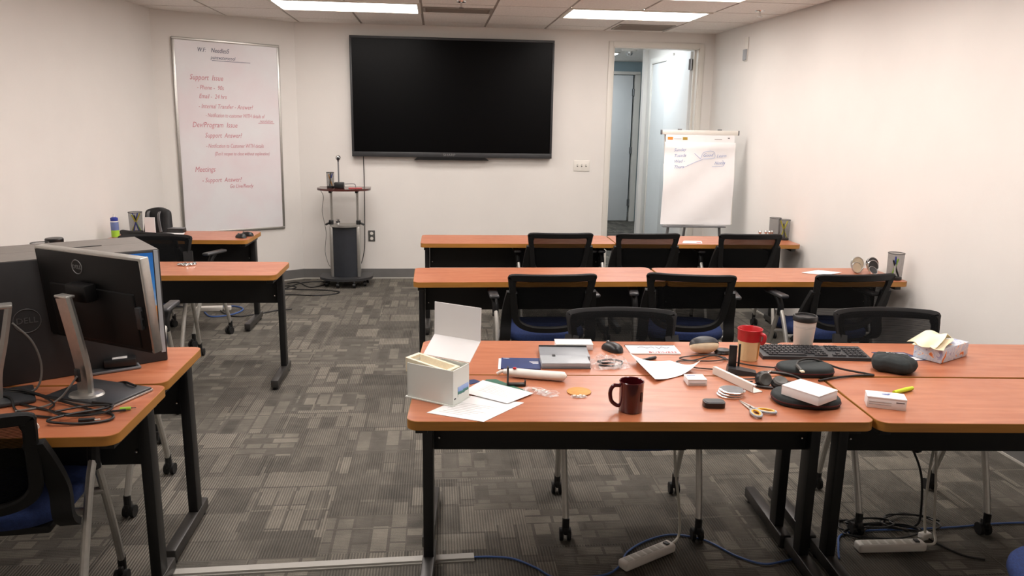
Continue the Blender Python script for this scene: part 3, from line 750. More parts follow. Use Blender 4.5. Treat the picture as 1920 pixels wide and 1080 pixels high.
for s_ in (-1, 1):
    obj('side_post', M().box((s_*.132, -.02, .35), (.034, .08, .52), bev=.01), 'silver', ct)
    obj('rod', M().cyl((s_*.128, .0, .60), (s_*.128, .0, .965), .013, n=12), 'silver', ct)
    obj('clamp', M().box((s_*.135, -.005, .645), (.045, .05, .045), bev=.008).cyl((s_*.15, -.01, .64), (s_*.19, -.01, .62), .01, n=8), 'black_plastic', ct)
    obj('top_bracket', M().box((s_*.128, -.02, .955), (.03, .12, .026), bev=.006), 'black_plastic', ct)
obj('shelf', M().prism(halfmoon(.30, .12, .08), .605, .625), 'silver', ct)
obj('top', M().prism(halfmoon(.525, .19, .16, 28), .968, .988), 'cart_top', ct)
t = thing('shelf_cup', 'small glass jar on the shelf of the presentation cart', 'jar', (-.98, 7.80, .626))
obj('body', M().lathe([(.018, 0), (.02, .01), (.02, .05), (.022, .052), (.019, .053), (.017, .01), (.001, .008)], n=16), 'chrome', t); obj('band', M().lathe([(.0205, .02), (.0212, .022), (.0212, .034), (.0205, .036)], n=16, caps=False), 'dark_grey', t)

def pen_cup(label, x, y, z, r=.046, h=.165, pens=(), short=''):
    seen = {}
    t = thing('pen_cup', label, 'pen cup', (x, y, z), 0, 'black wire mesh pen cups')
    obj('mesh_wall', M().lathe([(r*.93, .004), (r, h)], n=28, caps=False), 'cup_mesh', t)
    obj('rim', M().tube([(r*math.cos(2*PI*k/24), r*math.sin(2*PI*k/24), h) for k in range(24)], .0025, 6, True, sub=0), 'black_metal', t)
    obj('floor_plate', M().lathe([(r*.95, 0), (r*.95, .014), (.001, .015)], n=24), 'black_metal', t)
    for q, (a, tilt, L_, mt) in enumerate(pens):
        bx, by = -r*.55*math.cos(a), -r*.55*math.sin(a); tx, ty = r*.75*math.cos(a)*tilt, r*.75*math.sin(a)*tilt
        ZP = (x+bx, y+by, z+.018); d = Vector((tx-bx, ty-by, L_)).normalized()
        side = ('right-leaning', 'left-leaning')[math.cos(a) < 0]; kk = (mt, side); seen[kk] = seen.get(kk, 0)+1
        e = thing('marker_pen', f'{side} {pen_names[mt]} pen in the {short}', 'pen', ZP, 0, 'pens in the wire cups')
        rot = Vector((0, 0, 1)).rotation_difference(d).to_euler(); e.rotation_euler = rot
        obj('barrel', M().cyl((0, 0, 0), (0, 0, L_*.62), .0055, n=10), mt, e); obj('cap', M().cyl((0, 0, L_*.62), (0, 0, L_), .0062, .005, n=10), pen_caps.get(mt, mt), e)
    return t
pen_names = {'yellow_marker': 'yellow', 'lime': 'lime green', 'deep_blue': 'dark blue', 'black_plastic': 'black', 'white_plastic': 'white', 'coaster': 'brown', 'grey_plastic': 'grey', 'navy': 'navy'}
pen_caps = {'white_plastic': 'deep_blue'}
CY = YB-.33
pen_cup('wire cup on the presentation cart', -1.045, 7.83, .989, .038, .15, ((.4, .9, .13, 'white_plastic'), (2.6, .9, .12, 'coaster'), (1.4, .6, .135, 'black_plastic')), 'wire cup on the presentation cart')
t = thing('webcam_stand', 'round webcam on a thin pole standing on the cart', 'webcam', (-.955, 7.80, .989))
obj('base', M().box((.0, -.01, .028), (.095, .08, .056), bev=.008), 'black_plastic', t); obj('pole', M().cyl((-.005, 0, .05), (-.005, 0, .265), .007, n=10), 'grey_plastic', t)
obj('neck', M().lathe([(.006, .255), (.012, .275)], (-.005, 0, 0), 12), 'black_plastic', t)
hd = obj('head', M().sphere((-.005, 0, .293), .026, 20, 14), 'chrome', t); obj('lens', M().sphere((-.002, -.016, .290), .016, 12, 8), 'black_plastic', hd)
tag(obj('wire_bracket', M().tube([(-.90, 7.80, 1.028), (-.86, 7.80, 1.03), (-.815, 7.80, 1.03), (-.80, 7.80, 1.02), (-.797, 7.80, .989)], .0035, 8, sub=5), 'grey_plastic'), 'thin bent grey bracket beside the webcam on the cart', 'bracket')
tag(obj('notebook', M().box((-.80, 7.79, .9915), (.13, .12, .004), rz=.1), 'red_plastic'), 'flat dull red notebook on top of the cart', 'notebook')
def cable(name, label, pts, r, mt, cat='cable', sub=7, group=None):
    return tag(obj(name, M().tube(pts, r, 7, sub=sub), mt), label, cat, group)
cable('hanging_cable', 'thin grey cord hanging down left of the cart', [(-1.14, 7.80, .965), (-1.115, 7.80, .90), (-1.13, 7.80, .75), (-1.10, 7.80, .55), (-1.115, 7.80, .35), (-1.085, 7.80, .22), (-1.06, 7.79, .20)], .003, 'cable_grey')
cable('television_cable', 'dark cord hanging from the television down behind the cart', [(-.745, YB-.02, 1.29), (-.745, YB-.02, .9), (-.75, YB-.03, .5), (-.755, YB-.06, .33), (-.77, 7.97, .22), (-.80, 7.93, .17)], .0045, 'cable_black')

# ------------------------------------------------------------------ back and middle row small things
z0 = TT+.0005
def paper(name, label, pts, mt='paper', z=z0, th=.0012, cat='paper', group=None, marks=()):
    c = Vector((sum(p[0] for p in pts)/len(pts), sum(p[1] for p in pts)/len(pts)))
    ol = [(p[0]-c.x, p[1]-c.y) for p in pts]
    a = sum(ol[i][0]*ol[(i+1) % len(ol)][1]-ol[(i+1) % len(ol)][0]*ol[i][1] for i in range(len(ol)))
    if a < 0: ol = ol[::-1]
    t = thing(name, label, cat, (c.x, c.y, z), 0, group)
    obj('sheet', M().prism(ol, 0, th), mt, t)
    for (u0, v0, u1, v1, m_) in marks:   # bilinear patch marks on the sheet (flat print)
        q = [Vector((p[0]-c.x, p[1]-c.y)) for p in pts[:4]]
        def B(u, v): p = (q[0]*(1-u)+q[1]*u)*(1-v)+(q[3]*(1-u)+q[2]*u)*v; return (p.x, p.y, th+.0003)
        obj('printed_mark', M().poly([B(u0, v0), B(u1, v0), B(u1, v1), B(u0, v1)]), m_, t)
    return t
paper('paper_sheet', 'white paper lying on the back row table', [(1.945, 5.915), (2.10, 5.895), (2.135, 6.02), (1.99, 6.03)], z=z0+.001, marks=((.7, .2, .95, .5, 'print_red'),))
pen_cup('wire cup beside the wall on the back row table, front one of two', 2.868, 6.12, z0, .047, .165, ((.2, 1, .15, 'yellow_marker'), (2.9, 1, .15, 'yellow_marker'), (1.5, .5, .12, 'black_plastic')), 'wire cup on the back row table')
pen_cup('wire cup by the right wall on the back row table, rear one of two', 2.845, 6.245, z0, .047, .165, ())
for k, x in enumerate((2.70, 2.755, 2.783, 2.808)):
    t = thing('chrome_stamp', ('leftmost chrome stamp by the wire cups on the back row table', 'second chrome stamp from the left by the wire cups', 'third chrome stamp from the left by the wire cups', 'chrome stamp touching the wire cups on the back row table')[k], 'stamp', (x, 6.20+.01*(k % 2), z0), 0, 'chrome stamps on the back row table')
    obj('stem', M().lathe([(.012, 0), (.010, .03), (.009, .04)], n=14), 'silver', t); obj('head', M().lathe([(.009, .038), (.014, .045), (.0145, .055), (.010, .063), (.001, .065)], n=14), 'chrome', t)
paper('handout', 'white handout on the middle row table, left of the round tins', [(2.35, 4.70), (2.47, 4.62), (2.62, 4.70), (2.50, 4.78)], z=z0+.001, th=.003)
def disc(label, x, y, z, r, tilt, mt, rim, az=0, group='round lids leaning on the middle row table'):
    t = thing('round_tin', label, 'tin', (x, y, z), 0, group); t.rotation_euler = (tilt, 0, az)
    obj('face', M().lathe([(r*.9, .004), (r*.9, .009), (.001, .010)], n=28), mt, t); obj('rim', M().lathe([(r*.88, 0), (r, 0), (r, .012), (r*.93, .013), (r*.88, .008)], n=28, caps=False), rim, t)
disc('large beige lid leaning upright on the middle row table', 2.738, 4.735, z0+.050, .050, 1.3, 'beige_disc', 'silver', .2)
disc('smaller beige lid leaning in front of the large beige one', 2.712, 4.695, z0+.036, .037, 1.25, 'beige_disc', 'silver', .2)
disc('black and chrome lid leaning upright beside the beige lids', 2.846, 4.745, z0+.048, .048, 1.3, 'dark_grey', 'chrome', .2)
disc('dark chrome-rimmed lid leaning before the black and chrome one', 2.828, 4.705, z0+.040, .042, 1.25, 'black_plastic', 'chrome', .2)
disc('chrome lid lying low in front of the dark lids', 2.802, 4.655, z0+.020, .03, .8, 'dark_grey', 'chrome', .2)
pen_cup('wire cup at the right wall end of the middle row table', 2.855, 4.50, z0, .048, .165, ((.4, .8, .12, 'lime'), (1.1, .6, .13, 'white_plastic'), (2.8, .5, .11, 'black_plastic')), 'wire cup on the middle row table')
# far left corner table
def mouse(label, x, y, rz, z=z0, s_=1.0):
    t = thing('computer_mouse', label, 'mouse', (x, y, z), rz, 'black computer mice')
    def shell(u, v):
        a = PI*u; b = 2*v-1; wv = .031*(1-.25*abs(b)**3)*max(.02, (1-abs(b)**4))**.4; return (wv*math.cos(a)*s_, b*.056*s_, max(0, .034*math.sin(a)**.7*(1-.35*abs(b+.15)**2)*max(.0, 1-abs(b)**5)**.5)*s_)
    obj('shell', M().grid(shell, 14, 14), 'black_plastic', t, smooth=60); obj('wheel', M().cyl((-.004, .03*s_, .027*s_), (.004, .03*s_, .027*s_), .007, n=12), 'grey_plastic', t)
    obj('underside', M().prism([(.026*s_*math.cos(2*PI*k/16), .05*s_*math.sin(2*PI*k/16)) for k in range(16)], 0, .004), 'dark_grey', t)
    return t
mouse('black computer mouse on the far left corner table, nearer one', -1.525, 6.165, .8); mouse('black computer mouse on the far left corner table, rear one', -1.50, 6.26, 1.2)
pen_cup('square-looking wire cup full of markers by the left wall', -2.40, 6.42, z0, .052, .165, ((.3, 1, .15, 'yellow_marker'), (1.2, .8, .15, 'deep_blue'), (2.6, 1, .15, 'deep_blue'), (3.6, .8, .14, 'lime'), (3.9, .9, .14, 'yellow_marker'), (4.4, .4, .13, 'black_plastic')), 'full wire cup by the left wall')
t = thing('spray_bottle', 'blue, white and green bottle at the left wall on the corner table', 'bottle', (-2.465, 6.17, z0))
obj('body', M().lathe([(.024, 0), (.028, .006), (.028, .125), (.020, .14)], n=20), 'white_plastic', t); obj('label_band', M().lathe([(.0284, .004), (.0286, .008), (.0286, .055), (.0284, .056)], n=20, caps=False), 'lime', t)
obj('label_patch', M().lathe([(.0284, .056), (.0286, .058), (.0286, .118), (.0284, .12)], n=20, caps=False), 'print_blue', t); obj('cap', M().lathe([(.027, .128), (.027, .15), (.012, .158)], n=20), 'deep_blue', t); obj('nozzle', M().lathe([(.008, .156), (.004, .182), (.001, .184)], n=10), 'white_plastic', t)
# black bag with straps
t = thing('shoulder_bag', 'black bag with two straps leaning in the far left corner', 'bag', (-2.245, 6.46, z0), -.35)
def bagf(u, v):
    a = 2*PI*u; w_ = .125*(1-.12*v)*(1 if v < .8 else math.sqrt(max(.02, 1-((v-.8)/.21)**2))); d = .045*(1-.3*v); e_ = .55
    ca, sa = math.cos(a), math.sin(a); return (w_*math.copysign(abs(ca)**e_, ca)-.025*v, d*math.copysign(abs(sa)**e_, sa)+.05*v, .19*v)
obj('body', M().grid(bagf, 32, 14), 'bag_black', t, smooth=60)
for x in (-.055, .045): obj('strap', M().sweep(catmull([(x-.02, .0, .165), (x-.012, -.025, .14), (x+.0, -.040, .08), (x+.02, -.050, .01)], 4), rect_sect(.012, .003), up=(0, 1, 0)), 'grey_plastic', t)
paper('folded_leaflet', 'white folded leaflet standing beside the black bag', [(-2.315, 6.365), (-2.235, 6.36), (-2.235, 6.372), (-2.315, 6.377)], th=.13, cat='leaflet')
paper('document_pile', 'white papers under the black bag on the corner table', [(-2.17, 6.25), (-2.0, 6.28), (-2.02, 6.40), (-2.19, 6.38)], z=z0+.0005, th=.004)
t = thing('black_tray', 'flat black box on papers beside the black bag', 'box', (-2.085, 6.41, z0+.005), -.1); obj('body', M().box((0, 0, .016), (.13, .07, .032), bev=.006), 'black_plastic', t); obj('lid_edge', M().box((0, 0, .034), (.125, .066, .004), bev=.001), 'grey_plastic', t)
# middle left table
for k, (x, y) in enumerate(((-1.612, 5.00), (-1.575, 4.985), (-1.548, 5.005))):
    t = thing('chrome_clip', ('chrome clip on the left table, leftmost of three', 'chrome clip on the left table, middle of three', 'chrome clip on the left table, rightmost of three')[k], 'clip', (x, y, z0), .6*k, 'chrome clips on the left table')
    obj('ring', M().tube([(.024*math.cos(2*PI*q/14), .017*math.sin(2*PI*q/14), .006) for q in range(14)], .0058, 6, True, sub=0), 'chrome', t); obj('jaw', M().box((.020, 0, .009), (.022, .016, .017), bev=.004), 'chrome', t)
t = pen_cup('low wire cup at the left end of the table behind the monitor box', -2.40, 4.89, z0, .05, .16, ((.5, .5, .11, 'deep_blue'),), 'low wire cup behind the monitor box')
t = thing('tape_stack', 'dark round tins stacked at the left wall behind the box', 'tins', (-2.375, 5.02, z0))
obj('lower_tin', M().lathe([(.045, 0), (.047, .004), (.047, .075), (.044, .08)], n=24), 'silver', t); obj('upper_tin', M().lathe([(.047, .08), (.05, .084), (.05, .13), (.046, .135), (.001, .136)], n=24), 'dark_grey', t); obj('tin_lid', M().lathe([(.05, .136), (.052, .14), (.052, .165), (.048, .17), (.001, .171)], n=24), 'black_plastic', t)

# ------------------------------------------------------------------ near left: box, monitor, stands, cables
bx = thing('monitor_box', 'large black cardboard monitor box standing on the left tables', 'box', (0, 0, TT+.001))
bang = math.atan2(.54, .84); bx.rotation_euler = (0, 0, bang); bx.location = (-1.047, 3.003, TT+.001)   # origin at the lower right front corner
BW, BD, BH = .60, .37, .436
obj('carton', M().box((-BW/2, BD/2, BH/2), (BW, BD, BH), bev=.003), 'box_black', bx)
obj('top_flap', M().box((-BW/2, BD*.25+.001, BH+.001), (BW-.006, BD/2-.004, .003)).box((-BW/2, BD*.75, BH+.001), (BW-.006, BD/2-.004, .003)), 'box_top', bx)
obj('hand_slot', M().box((-.22, BD*.52, BH+.0035), (.12, .010, .002)), 'box_black', bx)
pc = obj('printed_screen', M().box((-.135, -.0015, .285), (.22, .002, .285)), 'sky_print', bx)
pc.location = (0, 0, 0)
for v in pc.data.vertices: v.co = Vector((v.co.x+.135, v.co.y, v.co.z-.285))
pc.location = (-.135, 0, .285)
obj('printed_frame', M().box((-.0135, -.0016, .235), (.015, .002, .40)), 'grey_folder_light', bx)
lg = obj('printed_ring', M().tube([(-.450+.042*math.cos(2*PI*k/28), -.0015, .225+.042*math.sin(2*PI*k/28)) for k in range(28)], .0014, 6, True, sub=0), 'logo_dim', bx)
writing('DELL', .030, 'logo_dim', bx, frame_mat((-.450, -.0016, .216), (1, 0, 0), (0, 0, 1)), align='CENTER')

# monitor seen from behind
mo = thing('monitor', 'black computer monitor seen from behind on a silver stand', 'monitor', (0, 0, 0))
ma, mt_ = -.530, .082
mu = Vector((math.cos(ma), math.sin(ma), 0)); mn = Vector((math.sin(ma), -math.cos(ma), 0)); mv = Vector((0, 0, 1))*math.cos(mt_)+mn*math.sin(mt_)
mb = Vector((-1.165, 2.585, TT+.001)); mo.location = mb
mr = frame_mat(Vector((-1.141, 2.637, 1.074))-mb, mu, mv)   # local x right, y up, z towards the camera
W_, H_ = .51, .32
def mpart(name, m, mt, parent=mo): return obj(name, m.xf(mr), mt, parent)
shell = mpart('rear_shell', M().box((0, 0, -.004), (W_-.010, H_-.010, .020), bev=.006), 'tv_frame')
mpart('bulge', M().box((0, -.055, .006), (W_*.80, H_*.58, .009), bev=.0044, seg=3), 'tv_frame', shell)
mpart('silver_edge', M().box((0, H_/2-.007, -.012), (W_, .014, .034), bev=.004).box((W_/2-.007, 0, -.012), (.0141, H_, .0339), bev=.004), 'silver')
mpart('dark_edge', M().box((-W_/2+.005, 0, -.012), (.010, H_-.014, .0338), bev=.003).box((0, -H_/2+.005, -.012), (W_-.014, .0099, .0337), bev=.003), 'tv_frame')
mpart('screen', M().box((0, 0, -.020), (W_-.03, H_-.03, .006)), 'tv_screen')
for k in range(9): mpart('vent_rib', M().box((0, H_/2-.028-.0085*k, .0045), (W_-.06, .0035, .002)), 'black_plastic', shell)
mpart('logo_ring', M().tube([(-.05+.024*math.cos(2*PI*k/24), H_/2-.055+.024*math.sin(2*PI*k/24), .006) for k in range(24)], .0016, 6, True, sub=0), 'logo_grey')
writing('DELL', .019, 'logo_grey', mo, mr @ Matrix.Translation((-.05, H_/2-.0615, .0065)), align='CENTER')
mpart('port_block', M().box((W_/2-.035, -.04, .008), (.022, .075, .022), bev=.003), 'dark_grey')
for y in (-.025, -.055): mpart('usb_port', M().box((W_/2-.0235, y, .010), (.002, .022, .008)), 'chrome')
mpart('label_sticker', M().box((-.02, -.128, .008), (.05, .018, .003)), 'print_grey')
mpart('mount_head', M().box((-.01, .03, .035), (.10, .06, .045), bev=.008), 'tv_frame')
# neck: flat curved silver blade from the base up to the head
npts = catmull([Vector((-1.172, 2.578, TT+.02))-mb, Vector((-1.170, 2.572, .85))-mb, Vector((-1.182, 2.562, .97))-mb, Vector((-1.200, 2.556, 1.095))-mb], 6)
obj('neck', M().sweep(npts, [(-.026, -.011), (.026, -.011), (.030, 0), (.026, .011), (-.026, .011), (-.030, 0)], up=tuple(mn)), 'silver', mo)
obj('neck_slot', M().box(Vector((-1.178, 2.545, .835))-mb, (.020, .012, .045), rz=ma, bev=.004), 'black_plastic', mo)
obj('neck_cap', M().box(Vector((-1.200, 2.562, 1.098))-mb, (.060, .034, .010), rz=ma, bev=.004), 'silver', mo)
obj('base', M().box((.02, .03, .008), (.27, .19, .014), rz=ma+.12, bev=.006), 'dark_grey', mo)
obj('base_edge', M().box((.02, .03, .004), (.274, .194, .007), rz=ma+.12, bev=.002), 'silver', mo)
obj('base_collar', M().lathe([(.05, .014), (.046, .022), (.035, .026)], (-.006, -.006, 0), 24, 1.15, .9), 'silver', mo)
# bare stand cut by the left edge
st = thing('monitor_stand', 'bare silver monitor stand at the left edge without a screen', 'monitor stand', (-1.428, 2.585, TT+.001), -1.08)
obj('base', M().box((0, -.03, .008), (.17, .22, .014), bev=.006), 'dark_grey', st)
obj('neck', M().sweep(catmull([(0, -.02, .015), (0, -.012, .10), (0, .012, .20), (0, .036, .315)], 6), [(-.024, -.010), (.024, -.010), (.028, 0), (.024, .010), (-.024, .010), (-.028, 0)], up=(0, -1, 0)), 'silver', st)
obj('head_plate', M().box((.0, .012, .318), (.055, .07, .012), bev=.004), 'silver', st)
# grey tablet and adapter behind the monitor
t = thing('flat_tablet', 'thin grey tablet lying before the black cardboard box', 'tablet', (-1.205, 2.895, TT+.001), bang-.05)
obj('body', M().box((0, 0, .005), (.17, .09, .009), bev=.003), 'grey_plastic', t); obj('screen', M().box((0, 0, .0098), (.155, .078, .001)), 'dark_grey', t)
t = thing('power_adapter', 'black power adapter lying on the grey tablet', 'adapter', (-1.185, 2.90, TT+.0125), bang-.2)
obj('body', M().box((0, 0, .016), (.11, .055, .030), bev=.006), 'black_plastic', t); obj('label_sticker', M().box((0, 0, .0315), (.05, .03, .001)), 'print_grey', t)
zc = TT+.006
cable('cable_loop', 'long black cable looping over the near left table edge', [(-1.50, 2.68, zc), (-1.38, 2.60, zc+.02), (-1.27, 2.55, zc+.01), (-1.12, 2.47, zc), (-1.03, 2.42, zc), (-1.02, 2.37, zc), (-1.10, 2.345, zc), (-1.19, 2.35, zc+.008), (-1.15, 2.39, zc+.012), (-1.06, 2.44, zc+.012), (-1.05, 2.48, zc+.01), (-1.12, 2.50, zc+.012)], .0042, 'cable_black')
cable('cable_loop', 'black cable crossing the tangle before the monitor base', [(-1.47, 2.60, zc), (-1.36, 2.53, zc), (-1.25, 2.47, zc), (-1.17, 2.43, zc), (-1.08, 2.42, zc+.004), (-1.0, 2.455, zc)], .0038, 'cable_black')
cable('cable_loop', 'black cable winding through the middle of the tangle', [(-1.46, 2.63, zc+.01), (-1.33, 2.58, zc+.012), (-1.24, 2.50, zc+.008), (-1.22, 2.43, zc+.012), (-1.14, 2.38, zc+.012), (-1.05, 2.40, zc+.012), (-1.04, 2.45, zc+.015), (-1.12, 2.46, zc+.014), (-1.20, 2.42, zc+.012)], .0034, 'cable_black')
cable('cable_loop', 'black cable hanging out at the left of the tangle', [(-1.49, 2.60, zc), (-1.40, 2.55, zc+.015), (-1.35, 2.48, zc), (-1.29, 2.43, zc), (-1.20, 2.40, zc)], .0038, 'cable_black')
cable('cable_loop', 'grey cable coming down behind the bare monitor stand', [(-1.39, 2.60, 1.0), (-1.345, 2.62, .93), (-1.33, 2.63, .84), (-1.35, 2.62, .765), (-1.42, 2.61, zc)], .0035, 'cable_grey')
cable('cable_loop', 'grey cable running through the silver monitor neck', [(-1.175, 2.535, .835), (-1.20, 2.53, .80), (-1.23, 2.52, .765), (-1.27, 2.50, zc), (-1.34, 2.46, zc)], .0034, 'cable_grey')
def plug(label, x, y, rz, mt, L_=.032, r=.0055, tip='chrome'):
    t = thing('cable_plug', label, 'plug', (x, y, TT+.0015), rz, 'plugs on the near left table'); obj('grip', M().cyl((0, 0, r), (L_, 0, r), r, n=10), mt, t); obj('tip', M().cyl((L_, 0, r), (L_+.016, 0, r), .0022, n=8), tip, t)
plug('pale green audio plug at the end of the tangle', -1.02, 2.462, .15, 'lime'); plug('white plug lying at the near table edge', -1.205, 2.315, 2.2, 'white_plastic', .03, .008); plug('black plug with white end in the tangle', -1.105, 2.365, .1, 'black_plastic', .045, .007, 'white_plastic')
cable('monitor_lead', 'short black lead with a white tip behind the monitor base', [(-1.15, 2.70, zc), (-1.11, 2.715, zc+.004), (-1.075, 2.672, zc+.018), (-1.035, 2.640, zc+.016)], .004, 'cable_black')

# ------------------------------------------------------------------ front tables: everything lying on them
A_YAW = -.06
g = thing('gift_box', 'open white box with its lid flap folded up', 'box', (.003, 2.533, z0+.0025), -.58)
gw, gd, gh, th = .182, .100, .122, .003
obj('front_wall', M().box((0, -gd/2, gh/2), (gw, th, gh)), 'box_white', g); obj('rear_wall', M().box((0, gd/2, gh/2), (gw, th, gh)), 'box_white', g)
for s_ in (-1, 1): obj('side_wall', M().box((s_*gw/2, 0, gh/2), (th, gd+th, gh)), 'box_white', g)
obj('base_plate', M().box((-.002, 0, .0), (gw+.012, gd+.012, .004)), 'box_white', g)
def quad_plate(a, b, c, d, th=.003): 
    m = M(); a, b, c, d = map(Vector, (a, b, c, d)); n = (b-a).cross(d-a).normalized()*th; return m.add([a, b, c, d, a+n, b+n, c+n, d+n], [(0, 1, 2, 3), (7, 6, 5, 4), (0, 4, 5, 1), (1, 5, 6, 2), (2, 6, 7, 3), (3, 7, 4, 0)])
h1, h2 = (gd/2+.002, gh+.001), (gd/2+.075, gh+.058); h3 = (gd/2+.078, gh+.178)
hx = gw/2+.004
obj('lid_panel', quad_plate((-hx, *h1), (hx, *h1), (hx, *h2), (-hx, *h2)), 'paper', g)
obj('lid_flap', quad_plate((-hx, *h2), (hx, *h2), (hx, *h3), (-hx, *h3)), 'paper', g)
hp = obj('printed_landscape', M().box((0, 0, 0), (.001, .068, .034)), 'hill_print', g); hp.location = (gw/2+.0022, .012, .040)
obj('printed_mark', M().box((gw/2+.002, -.040, .022), (.001, .010, .004)), 'dark_grey', g)
def tray_mesh(w_, d, h, rim=.012, ins=.010):
    o = [(-w_/2, -d/2), (w_/2, -d/2), (w_/2, d/2), (-w_/2, d/2)]; sc = lambda k: [((abs(x)-k)*(1 if x > 0 else -1), (abs(y)-k)*(1 if y > 0 else -1)) for x, y in o]
    rings = [(sc(ins*.6), -h), (o, 0), (sc(rim), 0), (sc(rim+ins), -h+.004)]
    v = [(x, y, z) for r_, z in rings for x, y in r_]; f = [(3, 2, 1, 0), (12, 13, 14, 15)]
    for i in range(3):
        for k in range(4): f.append((i*4+k, i*4+(k+1) % 4, i*4+4+(k+1) % 4, i*4+4+k))
    return M().add(v, f)
t = thing('pulp_tray', 'cream moulded tray tilted inside the open white box', 'tray', (0, 0, 0)); t.matrix_world = Matrix.Translation((-.015, 2.541, TT+.127)) @ Matrix.Rotation(-.58, 4, 'Z') @ Matrix.Rotation(.13, 4, 'Y') @ Matrix.Rotation(-.05, 4, 'X')
obj('tray_shell', tray_mesh(.172, .082, .05), 'pulp', t)
paper('document', 'printed white document under the front corner of the white box', [(-.035, 2.391), (.146, 2.303), (.293, 2.465), (.105, 2.545)], z=z0, marks=tuple((.12+.02*(k % 3), .12+.07*k, .55+.08*(k % 4), .135+.07*k, 'print_grey') for k in range(8)))
paper('document', 'printed white document overlapping the green folder', [(.166, 2.691), (.335, 2.545), (.235, 2.45), (.085, 2.57)], z=z0+.0042, marks=tuple((.2, .2+.09*k, .7+.06*(k % 3), .215+.09*k, 'print_grey') for k in range(6)))
paper('green_folder', 'dark green folder peeking out under the white documents', [(.180, 2.703), (.215, 2.704), (.325, 2.562), (.20, 2.52), (.12, 2.60)], 'green_folder', z=z0+.0015, th=.0022, cat='folder')
paper('navy_card', 'dark navy card edge showing beside the open white box', [(.095, 2.70), (.135, 2.715), (.160, 2.688), (.12, 2.66)], 'navy', z=z0+.0002, th=.001, cat='card')
t = paper('booklet', 'navy blue booklet on the table behind the white wand', [(.257, 2.965), (.413, 2.951), (.396, 2.815), (.243, 2.83)], 'navy', z=z0, th=.004, cat='booklet', marks=((.72, .35, .95, .38, 'paper'), (.76, .43, .95, .46, 'paper'), (.80, .50, .95, .53, 'paper'), (.05, .04, .2, .07, 'paper')))
obj('page_edge', M().box((-.083, 0, .0018), (.010, .135, .003), rz=-.1), 'paper', t)
# white massager wand
t = thing('handheld_wand', 'white handheld wand with a red button before the blue booklet', 'wand', (.36, 2.712, z0), math.atan2(-.060, .20))
def wand(u, v):
    a = 2*PI*u; x = -.118+.238*v; r = .017*min(1, .55+2.2*v)*(1 if v < .93 else math.sqrt(max(.02, 1-((v-.93)/.072)**2))); zc_ = .019-.002*math.sin(PI*v)
    return (x, r*1.15*math.cos(a), zc_+r*math.sin(a))
obj('body', M().grid(wand, 18, 26), 'white_plastic', t, smooth=60)
obj('nozzle', M().tube([(-.108, 0, .021), (-.125, -.002, .019), (-.142, -.006, .010)], .006, 10, sub=5, scale=None), 'white_plastic', t); obj('button', M().box((-.075, -.006, .037), (.013, .012, .006), bev=.002), 'red_plastic', t)
# small black stand
t = thing('plate_stand', 'small black upright wire stand before the white wand', 'stand', (.284, 2.640, z0), -.03)
obj('upright', M().box((-.031, 0, .036), (.006, .022, .072), bev=.001), 'black_plastic', t); obj('foot', M().box((0, 0, .005), (.068, .024, .009), bev=.002), 'black_plastic', t); obj('lip', M().box((.032, 0, .012), (.004, .022, .018)), 'black_plastic', t)
# crumpled clear bags
def film(name, label, c, rx, ry, h, rz, seed, mt='clear_film'):
    rnd = random.Random(seed); ph = [rnd.uniform(0, 6.3) for _ in range(6)]
    def fn(u, v):
        x = (u-.5)*2; y = (v-.5)*2; k = max(0, 1-max(abs(x), abs(y))**3)
        e_ = .5+.25*math.sin(7*x+ph[0]+2*y)+.25*math.sin(9*y+ph[1]-3*x)
        return (x*rx*(1-.12*abs(y)+.05*math.sin(5*y+ph[2])), y*ry*(1-.15*abs(x)+.06*math.sin(6*x+ph[3])), .0015+h*k*e_)
    t = thing(name, label, 'plastic bag', (*c, z0), rz); obj('film', M().grid(fn, 26, 18), mt, t, smooth=25); return t
t = film('plastic_bag', 'small clear plastic bag of white clips beside the plate stand', (.362, 2.567), .072, .035, .012, -.62, 3)
for k in range(4): obj('white_clip', M().box((-.025+.017*k, .004*(-1)**k, .006), (.018, .006, .005), rz=.6*k, bev=.001), 'white_plastic', t)
t = thing('coaster', 'round tan cork coaster on the front table', 'coaster', (.500, 2.562, z0)); obj('disc', M().lathe([(.041, 0), (.043, .001), (.043, .003), (.041, .004), (.001, .004)], n=32), 'coaster', t); obj('edge_ring', M().lathe([(.0425, .0035), (.0432, .0030), (.0432, .0012), (.0425, .001)], n=32, caps=False), 'coaster', t)
t = film('plastic_bag', 'tiny clear bag of white bits before the round coaster', (.490, 2.512), .030, .014, .008, .1, 5)
for k in range(4): obj('white_bit', M().box((-.015+.011*k, .003*(-1)**k, .004), (.009, .008, .006), rz=.7*k, bev=.001), 'white_plastic', t)
# grey folders, white pad, crumpled bag
t = thing('grey_folder', 'dark grey folder at the rear of the folder stack', 'folder', (.515, 2.992, z0), -.08, 'grey folders'); obj('cover', M().box((0, 0, .010), (.20, .135, .018), bev=.002), 'grey_folder', t); obj('spine', M().box((0, .066, .013), (.20, .006, .024), bev=.002), 'dark_grey', t)
t = thing('grey_folder', 'light grey folder in front of the dark grey one', 'folder', (.500, 2.875, z0), -.05, 'grey folders'); obj('cover', M().box((0, 0, .014), (.19, .105, .018), bev=.003), 'grey_folder_light', t); obj('base_leaf', M().box((0, -.002, .003), (.192, .108, .005), bev=.001), 'grey_plastic', t); obj('clip_strip', M().box((-.04, .045, .0245), (.012, .02, .004)), 'dark_grey', t)
t = thing('white_pad', 'thick white paper pad at the rear edge behind the folders', 'pad', (.575, 3.105, z0), -.06); obj('pages', M().box((0, 0, .012), (.155, .08, .023), bev=.001), 'paper', t); obj('backing_card', M().box((0, 0, .0245), (.157, .082, .002)), 'white_plastic', t)
